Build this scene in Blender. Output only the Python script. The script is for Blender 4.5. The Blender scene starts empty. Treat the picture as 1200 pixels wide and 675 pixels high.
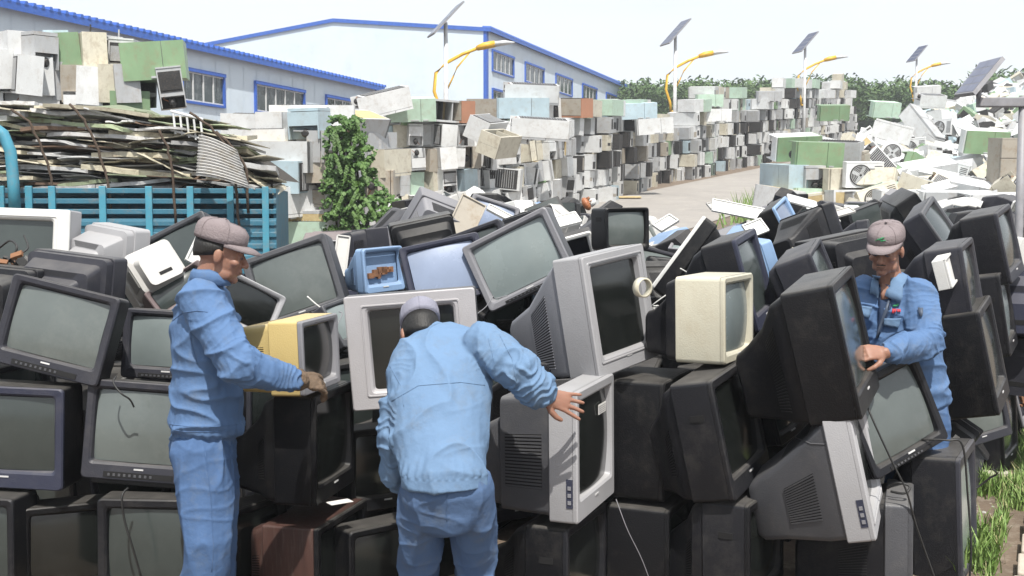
import bpy, math, random
import numpy as np
from mathutils import Vector, Matrix, noise
random.seed(7)
SC = bpy.context.scene
COL = SC.collection
R = math.radians
F = 1300.0; PITCH = R(4.07); CAM = Vector((0, 0, 1.75))
cp, sp_ = math.cos(PITCH), math.sin(PITCH)

def W(px, py, d):
    """world point seen at pixel (px,py) of the 1200x675 photograph at ground distance d"""
    x = (px - 600) / F; u = (337.5 - py) / F
    v = Vector((x, cp + u * sp_, -sp_ + u * cp))
    return CAM + v * (d / v.y)

def ground(y):
    t = (y - 17.5) / 3.0
    return .1 * 3.0 * (math.log1p(math.exp(t)) if t < 30 else t)

# ------------------------------------------------------------------ camera
cd = bpy.data.cameras.new('camera'); cam = bpy.data.objects.new('camera', cd); COL.objects.link(cam)
cam.location = CAM; cam.rotation_euler = (R(90) - PITCH, 0, 0)
cd.sensor_width = 36; cd.lens = 36 * F / 1200; cd.clip_end = 3000
SC.camera = cam
SC.view_settings.view_transform = 'Standard'; SC.view_settings.look = 'None'
SC.view_settings.exposure = 0.85; SC.view_settings.gamma = 1
SC.render.resolution_x = 1024; SC.render.resolution_y = 576
# ------------------------------------------------------------------ light
w = bpy.data.worlds.new('World'); SC.world = w; w.use_nodes = True
nt = w.node_tree; bg = nt.nodes['Background']
sky = nt.nodes.new('ShaderNodeTexSky'); sky.sky_type = 'NISHITA'; sky.sun_disc = False
SUN_EL = 60; SUN_AZ = 170      # azimuth clockwise from +Y: the sun stands behind the camera
sky.sun_elevation = R(SUN_EL); sky.sun_rotation = R(SUN_AZ)
sky.air_density = 1.0; sky.dust_density = 4.0; sky.ozone_density = 1.0
# bright thin overcast over most of the sky
tcw = nt.nodes.new('ShaderNodeTexCoord'); mpw = nt.nodes.new('ShaderNodeMapping'); mpw.inputs['Scale'].default_value = (1, 1, 4)
nw = nt.nodes.new('ShaderNodeTexNoise'); nw.inputs['Scale'].default_value = 1.6; nw.inputs['Detail'].default_value = 5
rw = nt.nodes.new('ShaderNodeValToRGB'); rw.color_ramp.elements[0].position = .3; rw.color_ramp.elements[0].color = (.62, .62, .62, 1); rw.color_ramp.elements[1].position = .62; rw.color_ramp.elements[1].color = (.93, .93, .93, 1)
mw = nt.nodes.new('ShaderNodeMixRGB'); mw.inputs[2].default_value = (5.7, 6.0, 6.3, 1)
nt.links.new(tcw.outputs['Generated'], mpw.inputs[0]); nt.links.new(mpw.outputs[0], nw.inputs['Vector']); nt.links.new(nw.outputs[0], rw.inputs[0]); nt.links.new(rw.outputs[0], mw.inputs[0]); nt.links.new(sky.outputs[0], mw.inputs[1])
nt.links.new(mw.outputs[0], bg.inputs[0]); bg.inputs[1].default_value = 0.10
sd = bpy.data.lights.new('sun', 'SUN'); sd.energy = 3.6; sd.angle = R(.6); sd.color = (1, .96, .89)
so = bpy.data.objects.new('sun', sd); COL.objects.link(so)
sv = Vector((math.sin(R(SUN_AZ)) * math.cos(R(SUN_EL)), math.cos(R(SUN_AZ)) * math.cos(R(SUN_EL)), math.sin(R(SUN_EL))))
so.rotation_euler = sv.to_track_quat('Z', 'Y').to_euler(); so.location = (0, 0, 30)

# ------------------------------------------------------------------ materials
def mat(name, col, rough=.5, col2=None, scale=6, amt=.5, bump=0, bscale=40, metal=0, spec=.5, stretch=None, dirt=None, dirtamt=.4, vary=0, coat=0, top=0):
    m = bpy.data.materials.new(name); m.use_nodes = True
    t = m.node_tree; N = t.nodes; L = t.links; b = N['Principled BSDF']
    b.inputs['Roughness'].default_value = rough; b.inputs['Metallic'].default_value = metal
    b.inputs['Specular IOR Level'].default_value = spec
    if coat: b.inputs['Coat Weight'].default_value = coat
    tc = N.new('ShaderNodeTexCoord'); mp = N.new('ShaderNodeMapping'); L.new(tc.outputs['Object'], mp.inputs[0])
    if stretch: mp.inputs['Scale'].default_value = stretch
    oi = N.new('ShaderNodeObjectInfo')
    add = N.new('ShaderNodeVectorMath'); add.operation = 'ADD'
    sc_ = N.new('ShaderNodeVectorMath'); sc_.operation = 'SCALE'; sc_.inputs[0].default_value = (13, 7, 5)
    L.new(oi.outputs['Random'], sc_.inputs['Scale']); L.new(mp.outputs[0], add.inputs[0]); L.new(sc_.outputs[0], add.inputs[1])
    vec = add.outputs[0]
    n = N.new('ShaderNodeTexNoise'); n.inputs['Scale'].default_value = scale; n.inputs['Detail'].default_value = 6; n.inputs['Roughness'].default_value = .65
    L.new(vec, n.inputs['Vector'])
    r = N.new('ShaderNodeValToRGB'); r.color_ramp.elements[0].position = .5 - .28 * amt - .05; r.color_ramp.elements[1].position = .5 + .28 * amt
    c2 = col2 or tuple(c * .72 for c in col)
    r.color_ramp.elements[0].color = (*c2, 1); r.color_ramp.elements[1].color = (*col, 1)
    L.new(n.outputs[0], r.inputs[0]); out = r.outputs[0]
    if dirt:
        n2 = N.new('ShaderNodeTexNoise'); n2.inputs['Scale'].default_value = scale * 2.7; n2.inputs['Detail'].default_value = 9; n2.inputs['Roughness'].default_value = .75
        L.new(vec, n2.inputs['Vector'])
        r2 = N.new('ShaderNodeValToRGB'); r2.color_ramp.elements[0].position = .5; r2.color_ramp.elements[1].position = .68
        r2.color_ramp.elements[0].color = (0, 0, 0, 1); r2.color_ramp.elements[1].color = (dirtamt,) * 3 + (1,)
        L.new(n2.outputs[0], r2.inputs[0])
        mx = N.new('ShaderNodeMixRGB'); mx.inputs[2].default_value = (*dirt, 1); L.new(r2.outputs[0], mx.inputs[0]); L.new(out, mx.inputs[1]); out = mx.outputs[0]
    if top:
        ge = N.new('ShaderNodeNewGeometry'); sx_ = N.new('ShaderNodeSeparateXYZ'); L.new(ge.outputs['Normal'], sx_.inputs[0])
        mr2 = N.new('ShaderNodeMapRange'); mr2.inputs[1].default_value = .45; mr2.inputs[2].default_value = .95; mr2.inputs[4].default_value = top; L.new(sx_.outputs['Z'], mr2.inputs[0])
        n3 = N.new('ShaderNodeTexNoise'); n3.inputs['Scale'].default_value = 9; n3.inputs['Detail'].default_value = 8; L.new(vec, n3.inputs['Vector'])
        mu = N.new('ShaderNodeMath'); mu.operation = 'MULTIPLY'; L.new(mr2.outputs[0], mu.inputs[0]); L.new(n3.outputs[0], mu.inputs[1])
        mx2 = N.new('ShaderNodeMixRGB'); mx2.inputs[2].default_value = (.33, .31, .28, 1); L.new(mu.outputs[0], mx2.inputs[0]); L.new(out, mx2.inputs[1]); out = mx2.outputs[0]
    if vary:
        hs = N.new('ShaderNodeHueSaturation'); mr = N.new('ShaderNodeMapRange'); mr.inputs[3].default_value = 1 - vary; mr.inputs[4].default_value = 1 + vary * .5
        L.new(oi.outputs['Random'], mr.inputs[0]); L.new(mr.outputs[0], hs.inputs['Value']); L.new(out, hs.inputs['Color']); out = hs.outputs[0]
    L.new(out, b.inputs['Base Color'])
    rr = N.new('ShaderNodeMapRange'); rr.inputs[3].default_value = max(.02, rough - .12); rr.inputs[4].default_value = min(1, rough + .2)
    L.new(n.outputs[0], rr.inputs[0]); L.new(rr.outputs[0], b.inputs['Roughness'])
    if bump:
        nb = N.new('ShaderNodeTexNoise'); nb.inputs['Scale'].default_value = bscale; nb.inputs['Detail'].default_value = 5; L.new(vec, nb.inputs['Vector'])
        bp = N.new('ShaderNodeBump'); bp.inputs['Strength'].default_value = bump; bp.inputs['Distance'].default_value = .02
        L.new(nb.outputs[0], bp.inputs['Height']); L.new(bp.outputs[0], b.inputs['Normal'])
    return m

M = {}
DUST = (.27, .25, .22)
def plastic(k, c, rough=.42, da=.25, dirt=DUST, coat=0):
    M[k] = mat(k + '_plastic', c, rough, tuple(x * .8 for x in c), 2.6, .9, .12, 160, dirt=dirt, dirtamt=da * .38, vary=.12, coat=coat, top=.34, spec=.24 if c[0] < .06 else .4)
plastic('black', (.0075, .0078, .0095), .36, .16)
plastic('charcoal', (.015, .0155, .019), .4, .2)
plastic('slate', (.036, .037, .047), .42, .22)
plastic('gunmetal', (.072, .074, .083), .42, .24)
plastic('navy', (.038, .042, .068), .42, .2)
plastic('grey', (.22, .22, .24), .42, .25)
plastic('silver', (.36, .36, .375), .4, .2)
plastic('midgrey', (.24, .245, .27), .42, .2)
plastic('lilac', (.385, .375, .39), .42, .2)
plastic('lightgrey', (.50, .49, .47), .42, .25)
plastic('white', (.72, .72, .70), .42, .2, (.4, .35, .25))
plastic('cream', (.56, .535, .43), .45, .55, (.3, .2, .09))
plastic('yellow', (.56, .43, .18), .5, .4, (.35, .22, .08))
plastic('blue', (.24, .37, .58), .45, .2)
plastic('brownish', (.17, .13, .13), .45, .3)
M['wood'] = mat('dark_wood_veneer', (.075, .036, .028), .4, (.035, .018, .016), 3, 1, .1, 60, stretch=(9, 9, 1), dirt=DUST, dirtamt=.15)
M['void'] = mat('dark_slot', (.006, .006, .007), .8)
M['rib'] = mat('rib_plastic', (.05, .05, .055), .5)
def glass(k, c, rough=.13, amt=.7):
    m = mat(k, c, rough, tuple(x * .65 for x in c), 1.6, amt, 0, dirt=(.30, .31, .29), dirtamt=(.12 if c[0] > .1 else .03), spec=.7, vary=.15); M[k] = m; return m
glass('screen', (.125, .145, .14)); glass('screen_dark', (.012, .014, .013), .12); glass('screen_blue', (.22, .27, .38), .2); glass('screen_mid', (.05, .062, .06), .1)
glass('screen_pale', (.22, .26, .26), .2)
M['badge'] = mat('badge_print', (.6, .6, .6), .3)
M['cord'] = mat('cable_rubber', (.02, .02, .02), .5)
M['paper'] = mat('paper_label', (.72, .71, .68), .7, bump=.1)
M['rust'] = mat('rusty_metal', (.28, .13, .06), .8, (.12, .06, .035), 9, 1, .3, 60)
M['copper'] = mat('copper_coil', (.45, .16, .06), .5, (.2, .08, .04), 20, 1)
# appliances
def enamel(k, c, da=.5):
    M[k] = mat(k + '_enamel', c, .38, tuple(x * .78 for x in c), 2.2, .8, .05, 20, dirt=(.26, .19, .12), dirtamt=da, vary=.15)
enamel('fwhite', (.74, .75, .75), .3); enamel('fcream', (.64, .60, .49), .55); enamel('fgreen', (.23, .35, .20), .45); enamel('fmint', (.47, .62, .50), .3)
enamel('fblue', (.46, .58, .64), .3); enamel('fgrey', (.46, .47, .48), .45); enamel('fdirty', (.42, .38, .32), .7); enamel('fred', (.26, .07, .06), .3); enamel('forange', (.42, .20, .12), .4)
enamel('fyellow', (.65, .52, .2), .4)
M['fdark'] = mat('condenser_dark', (.03, .03, .032), .6, (.012, .012, .012), 12, 1, .2, 40, dirt=(.14, .1, .07), dirtamt=.5)
M['foam'] = mat('insulation_foam', (.55, .45, .25), .9, (.35, .25, .12), 8, 1, .5, 50)

# ------------------------------------------------------------------ mesh builder
class MB:
    def __init__(s): s.v = []; s.f = []; s.m = []
    def add(s, vs, fs, mi=0):
        b = len(s.v); s.v += [tuple(p) for p in vs]; s.f += [tuple(b + i for i in f) for f in fs]; s.m += [mi] * len(fs)
    def box(s, x0, x1, y0, y1, z0, z1, mi=0, T=None):
        vs = [Vector(p) for p in ((x0, y0, z0), (x1, y0, z0), (x1, y1, z0), (x0, y1, z0), (x0, y0, z1), (x1, y0, z1), (x1, y1, z1), (x0, y1, z1))]
        if T: vs = [T @ p for p in vs]
        s.add(vs, [(0, 3, 2, 1), (4, 5, 6, 7), (0, 1, 5, 4), (1, 2, 6, 5), (2, 3, 7, 6), (3, 0, 4, 7)], mi)
    def quad(s, a, b, c, d, mi=0): s.add([a, b, c, d], [(0, 1, 2, 3)], mi)
    def loft(s, rings, c0=True, c1=True, mi=0, closed=True):
        n = len(rings[0]); vs = [p for r in rings for p in r]; fs = []
        for i in range(len(rings) - 1):
            for j in range(n if closed else n - 1):
                k = (j + 1) % n; fs.append((i * n + j, i * n + k, (i + 1) * n + k, (i + 1) * n + j))
        if c0: fs.append(tuple(range(n))[::-1])
        if c1: fs.append(tuple(range((len(rings) - 1) * n, len(rings) * n)))
        s.add(vs, fs, mi)
    def tube(s, pts, r, n=8, mi=0, side=None, caps=True):
        """r: number, list, or list of (a,b) half-axes; a lies along side"""
        pts = [Vector(p) for p in pts]; rs = r if isinstance(r, (list, tuple)) else [r] * len(pts)
        rings = []
        for i, p in enumerate(pts):
            t = (pts[min(i + 1, len(pts) - 1)] - pts[max(i - 1, 0)]).normalized()
            sd_ = Vector(side) if side else (Vector((0, 0, 1)) if abs(t.z) < .9 else Vector((1, 0, 0)))
            a = (sd_ - t * sd_.dot(t)).normalized(); b = t.cross(a)
            ra, rb = rs[i] if isinstance(rs[i], (tuple, list)) else (rs[i], rs[i])
            rings.append([p + a * ra * math.cos(2 * math.pi * k / n) + b * rb * math.sin(2 * math.pi * k / n) for k in range(n)])
        s.loft(rings, caps, caps, mi)
    def cap_tube(s, pts, r, n=14, side=None):
        """tube with rounded ends"""
        pts = [Vector(p) for p in pts]; rs = list(r) if isinstance(r, (list, tuple)) else [r] * len(pts)
        def ab(x): return x if isinstance(x, (tuple, list)) else (x, x)
        t0 = (pts[0] - pts[1]).normalized(); t1 = (pts[-1] - pts[-2]).normalized()
        P = []; Q = []
        for k in (80, 55, 28):
            a = R(k); m = min(ab(rs[0])); P.append(pts[0] + t0 * m * math.sin(a)); Q.append(tuple(x * math.cos(a) for x in ab(rs[0])))
        P += pts; Q += [ab(x) for x in rs]
        for k in (28, 55, 80):
            a = R(k); m = min(ab(rs[-1])); P.append(pts[-1] + t1 * m * math.sin(a)); Q.append(tuple(x * math.cos(a) for x in ab(rs[-1])))
        s.tube(P, Q, n, 0, side)
    def ell(s, c, r, T=None, n=16, m=10, mi=0):
        rings = []
        for i in range(1, m):
            a = math.pi * i / m
            rings.append([Vector((c[0] + r[0] * math.sin(a) * math.cos(2 * math.pi * k / n), c[1] + r[1] * math.sin(a) * math.sin(2 * math.pi * k / n), c[2] - r[2] * math.cos(a))) for k in range(n)])
        if T: rings = [[T @ p for p in q] for q in rings]
        s.loft(rings, mi=mi)
    def mesh(s, name, mats, smooth=False):
        me = bpy.data.meshes.new(name); me.from_pydata(s.v, [], s.f); me.update()
        for m_ in mats: me.materials.append(m_)
        me.polygons.foreach_set('material_index', s.m)
        if smooth: me.polygons.foreach_set('use_smooth', [True] * len(s.f))
        return me
    def build(s, name, mats, parent=None, smooth=False, bevel=0, Mx=None, angle=None):
        if not isinstance(mats, (list, tuple)): mats = [mats]
        me = s.mesh(name, mats, smooth)
        o = bpy.data.objects.new(name, me); COL.objects.link(o)
        if parent: o.parent = parent
        if Mx is not None: o.matrix_world = Mx
        if bevel:
            b = o.modifiers.new('bevel', 'BEVEL'); b.width = bevel; b.segments = 2; b.limit_method = 'ANGLE'; b.angle_limit = R(40)
        return o

def tag(o, label=None, cat=None, group=None, kind=None):
    if label: o['label'] = label
    if cat: o['category'] = cat
    if group: o['group'] = group
    if kind: o['kind'] = kind
    return o
def empty(name, Mx, label, cat, group=None):
    o = bpy.data.objects.new(name, None); COL.objects.link(o); o.matrix_world = Mx; o.empty_display_size = .1
    return tag(o, label, cat, group)
def copy_tree(o, parent=None):
    c = o.copy(); COL.objects.link(c)
    if parent: c.parent = parent
    for ch in list(KIDS.get(o.name, [])): copy_tree(ch, c)
    return c
KIDS = {}
def note_kids():
    KIDS.clear()
    for o in bpy.data.objects:
        if o.parent: KIDS.setdefault(o.parent.name, []).append(o)
def T(v): return Matrix.Translation(v)
def Rm(a, ax): return Matrix.Rotation(R(a), 4, ax)

# ------------------------------------------------------------------ televisions
def rrect(w_, h_, r, y, cz, n=3, cx=0):
    r = min(r, w_ * .49, h_ * .49); pts = []
    for (sx, sz, a0) in ((1, 1, 0), (-1, 1, 90), (-1, -1, 180), (1, -1, 270)):
        for k in range(n + 1):
            a = R(a0 + 90 * k / n)
            pts.append(Vector((cx + sx * (w_ / 2 - r) + r * math.cos(a), y, cz + sz * (h_ / 2 - r) + r * math.sin(a))))
    return pts

def tv_shape(name, w_, h_, dp, body, bez, style='tube', screen='screen', hd=None, root=None, flags=''):
    """children of root; local origin = middle of the base of the front housing, screen towards -Y"""
    mb_, mz = M[body], M[bez]
    hd = hd or dp * .3
    y0, y1 = -hd / 2, hd / 2
    rr = .012 if style in ('flat', 'box') else .02
    cz = h_ / 2
    # margins of the screen opening
    if 'wide' in flags: l, t_, b_ = .17 * w_, .13 * h_, .16 * h_       # speakers at both sides
    elif style == 'flat': l, t_, b_ = .11 * w_, .10 * h_, .15 * h_
    else: l, t_, b_ = .075 * w_, .085 * h_, .17 * h_
    if 'thin' in flags: b_ = .11 * h_
    ow, oh = w_ - 2 * l, h_ - t_ - b_; ocz = b_ + oh / 2
    # housing: the box round the tube
    m = MB()
    rear = [rrect(w_, h_, rr, y, cz) for y in (y0 + .022, y1 - .004)] + [rrect(w_ - .008, h_ - .008, rr, y1, cz), rrect(w_ - .03, h_ - .03, rr, y1, cz)]
    m.loft(rear, False, False)
    m.loft([rrect(w_ - .03, h_ - .03, rr, y1, cz), rrect(w_ - .05, h_ - .05, rr, y0 + .05, cz)], False, True)
    ho = m.build('housing', mz if 'bezhouse' in flags else mb_, root, True)
    sm(ho, 35)
    # bezel
    m = MB()
    ring = [rrect(w_ - .002, h_ - .002, rr, y0 + .021, cz), rrect(w_ - .001, h_ - .001, rr, y0 + .006, cz), rrect(w_ - .012, h_ - .012, rr, y0, cz),
            rrect(ow + .02, oh + .02, .02, y0 + .001, ocz), rrect(ow, oh, .018, y0 + .009, ocz), rrect(ow - .012, oh - .012, .016, y0 + .034, ocz)]
    m.loft(ring, False, False)
    if 'wide' in flags or style == 'flat':      # raised border round the picture tube
        m.loft([rrect(ow + .06, oh + .05, .01, y0 + .001, ocz), rrect(ow + .056, oh + .046, .01, y0 - .004, ocz), rrect(ow + .046, oh + .036, .01, y0 - .004, ocz), rrect(ow + .042, oh + .032, .01, y0 + .002, ocz)], False, False)
    be = m.build('bezel', mz, root, True); sm(be, 30)
    # screen
    if 'gutted' not in flags:
        m = MB(); nx, nz = 10, 8; bl = .006 if style == 'flat' else .028
        vs = []
        for j in range(nz + 1):
            for i in range(nx + 1):
                u = -1 + 2 * i / nx; v = -1 + 2 * j / nz
                vs.append((u * (ow - .013) / 2, y0 + .034 - bl * (1 - .5 * u * u - .5 * v * v), ocz + v * (oh - .013) / 2))
        m.add(vs, [(j * (nx + 1) + i, j * (nx + 1) + i + 1, (j + 1) * (nx + 1) + i + 1, (j + 1) * (nx + 1) + i) for j in range(nz) for i in range(nx)])
        m.build('screen', M[screen], root, True)
    else:
        m = MB(); m.box(-ow * .3, ow * .25, y0 + .06, y0 + .065, ocz - oh * .45, ocz - oh * .1, 0)
        for k in range(9):
            x = random.uniform(-ow * .4, ow * .3); z = ocz - oh * random.uniform(.05, .4); m.box(x, x + random.uniform(.01, .05), y0 + .03, y0 + .07, z, z + random.uniform(.01, .05), 1)
        m.build('circuit_board', [M['void'], M['rust']], root)
    # controls
    if style == 'tube' and 'plain' not in flags:
        m = MB(); m.box(-w_ * .3, w_ * .3, y0 - .003, y0 + .004, b_ * .16, b_ * .50)
        for k in range(9): x = -w_ * .26 + k * w_ * .045; m.box(x, x + .010, y0 - .006, y0 - .003, b_ * .25, b_ * .40, 1)
        m.build('control_panel', [M['void'], M['gunmetal']], root)
    m = MB(); m.box(-.022, .022, y0 - .0025, y0 + .003, b_ * .66, b_ * .66 + .007); m.build('badge', M['badge'], root)
    if 'grille' in flags:
        for s in (-1, 1):
            m = MB()
            for k in range(22):
                z = ocz - oh * .46 + k * oh * .92 / 22; x = s * (ow / 2 + l * .55); m.box(x - l * .2, x + l * .2, y0 - .0035, y0 + .003, z, z + oh * .018)
            m.build('speaker_grille', M[bez], root)
    if 'av' in flags:      # round front sockets in a dark oval set in the left side of the frame
        m = MB(); m.box(-w_ / 2 - .003, -w_ / 2 + .004, y0 + .022, y0 + .05, h_ * .12, h_ * .34, 0)
        for k in range(3): z = h_ * (.15 + .055 * k); m.box(-w_ / 2 - .006, -w_ / 2, y0 + .028, y0 + .043, z, z + .016, 1)
        m.build('socket_panel', [M['navy'], M['grey']], root)
    # back cover
    if style == 'box':
        S = [(y1 - .003, .96, .95, .02), (y1 + .02, .94, .93, .03), (dp * .62, .90, .88, .04), (dp * .66, .74, .70, .05), (dp - hd / 2, .66, .6, .06)]
    elif style == 'step':
        S = [(y1 - .003, .97, .97, .01), (y1 + .05, .96, .96, .01), (y1 + .06, .86, .86, .02), (dp * .6, .80, .72, .03), (dp * .62, .62, .6, .04), (dp - hd / 2 - .02, .5, .48, .06), (dp - hd / 2, .46, .42, .08)]
    elif style == 'flat':
        S = [(y1 - .003, .96, .96, .01), (y1 + .015, .95, .95, .01), (y1 + dp * .14, .90, .86, .0), (dp * .72 - hd / 2, .62, .62, .0), (dp - hd / 2 - .03, .54, .50, .0), (dp - hd / 2, .46, .42, .03)]
    else:
        S = [(y1 - .003, .96, .965, .01), (y1 + .02, .945, .95, .012), (y1 + dp * .12, .9, .91, .015), (dp * .6 - hd * .3, .66, .72, .03), (dp - hd / 2 - .05, .52, .54, .05), (dp - hd / 2 - .012, .48, .5, .06), (dp - hd / 2, .42, .44, .09)]
    m = MB(); m.loft([rrect(w_ * a, h_ * b, .03, y, h_ * (c + b / 2)) for (y, a, b, c) in S], False, True)
    bc = m.build('back_cover', mb_ if 'darkback' not in flags else M['charcoal'], root, True); sm(bc, 30)
    # louvred vents on the sides and the top of the back cover
    iv = 2 if style in ('flat', 'tube') else (1 if style == 'box' else 3)
    (ya, wa, ha, ca), (yb, wb, hb, cb) = S[iv], S[iv + 1]
    n = 16 if 'ribby' not in flags else 26
    q0, q1 = .08, .9
    zlo, zhi = (.22, .68) if 'ribby' not in flags else (.1, .85)
    for s in (-1, 1):
        m = MB(); m2 = MB()
        def P(q, z, off):
            y = ya + (yb - ya) * q; hw = (wa + (wb - wa) * q) * w_ / 2; zz = h_ * ((ca + (cb - ca) * q) + (ha + (hb - ha) * q) * z)
            return Vector((s * (hw + off), y, zz))
        m.add([P(q0, zlo, .001), P(q1, zlo, .001), P(q1, zhi, .001), P(q0, zhi, .001)], [(0, 1, 2, 3) if s > 0 else (3, 2, 1, 0)])
        for k in range(n):
            za = zlo + (zhi - zlo) * (k + .15) / n; zb = za + (zhi - zlo) * .5 / n
            a = [P(q0, za, 0), P(q1, za, 0), P(q1, zb, 0), P(q0, zb, 0)]; b = [P(q0, za, .005), P(q1, za, .005), P(q1, zb, .005), P(q0, zb, .005)]
            m2.add(a + b, [(4, 5, 6, 7), (0, 1, 5, 4), (1, 2, 6, 5), (2, 3, 7, 6), (3, 0, 4, 7)])
        vn = m.build('vent', M['void'], root); m2.build('louvre', mb_ if 'darkback' not in flags else M['charcoal'], vn)
        # grip recess and a seam on the side of the housing
        if 'grip' in flags:
            m = MB(); m.box(s * w_ / 2 - .004, s * w_ / 2 + .0035, -.035 * 1, .03, h_ * .68, h_ * .68 + .028); m.build('grip_slot', M['void'], root)
    m = MB()
    for k in range(14):      # top
        q = .1 + .8 * k / 14
        y = ya + (yb - ya) * q; hw = (wa + (wb - wa) * q) * w_ / 2 * .7; z = h_ * ((ca + (cb - ca) * q) + (ha + (hb - ha) * q)); dy = (yb - ya) * .03
        z2 = h_ * ((ca + (cb - ca) * (q + .03)) + (ha + (hb - ha) * (q + .03)))
        m.add([(-hw, y, z + .0015), (hw, y, z + .0015), (hw, y + dy, z2 + .0015), (-hw, y + dy, z2 + .0015)], [(0, 1, 2, 3)])
    m.build('top_vent', M['void'], root); m = MB()
    yr = dp - hd / 2; m.box(-w_ * .15, w_ * .1, yr - .01, yr + .002, h_ * .2, h_ * .27)
    m.build('rear_socket', M['void'], root)
    if 'label' in flags:
        m = MB(); m.box(-w_ * .12, w_ * .16, yr - .004, yr + .0025, h_ * .32, h_ * .43); m.build('rating_label', M['paper'], root)
    if 'foot' in flags:
        m = MB(); m.box(-w_ * .42, w_ * .42, y0 + .02, dp * .45, -.022, .004); m.build('base', M['black'], root, bevel=.004)

def sm(o, ang):
    """smooth only across soft edges"""
    me = o.data
    try: me.set_sharp_from_angle(angle=R(ang))
    except Exception: pass

def pose(px, py, d, h_, yaw, pitch, roll):
    return T(W(px, py, d)) @ Rm(roll, 'Y') @ Rm(yaw, 'Z') @ Rm(pitch, 'X') @ T((0, 0, -h_ / 2))

def tv(label, px, py, d, w_, h_, dp, yaw, pitch, roll, body, bez, style='tube', screen='screen', flags='', hd=None, kind='crt_television', cat='television', group='discarded televisions'):
    root = empty(kind, pose(px, py, d, h_, yaw, pitch, roll), label, cat, group)
    tv_shape(kind, w_, h_, dp, body, bez, style, screen, hd, root, flags)
    return root

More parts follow.
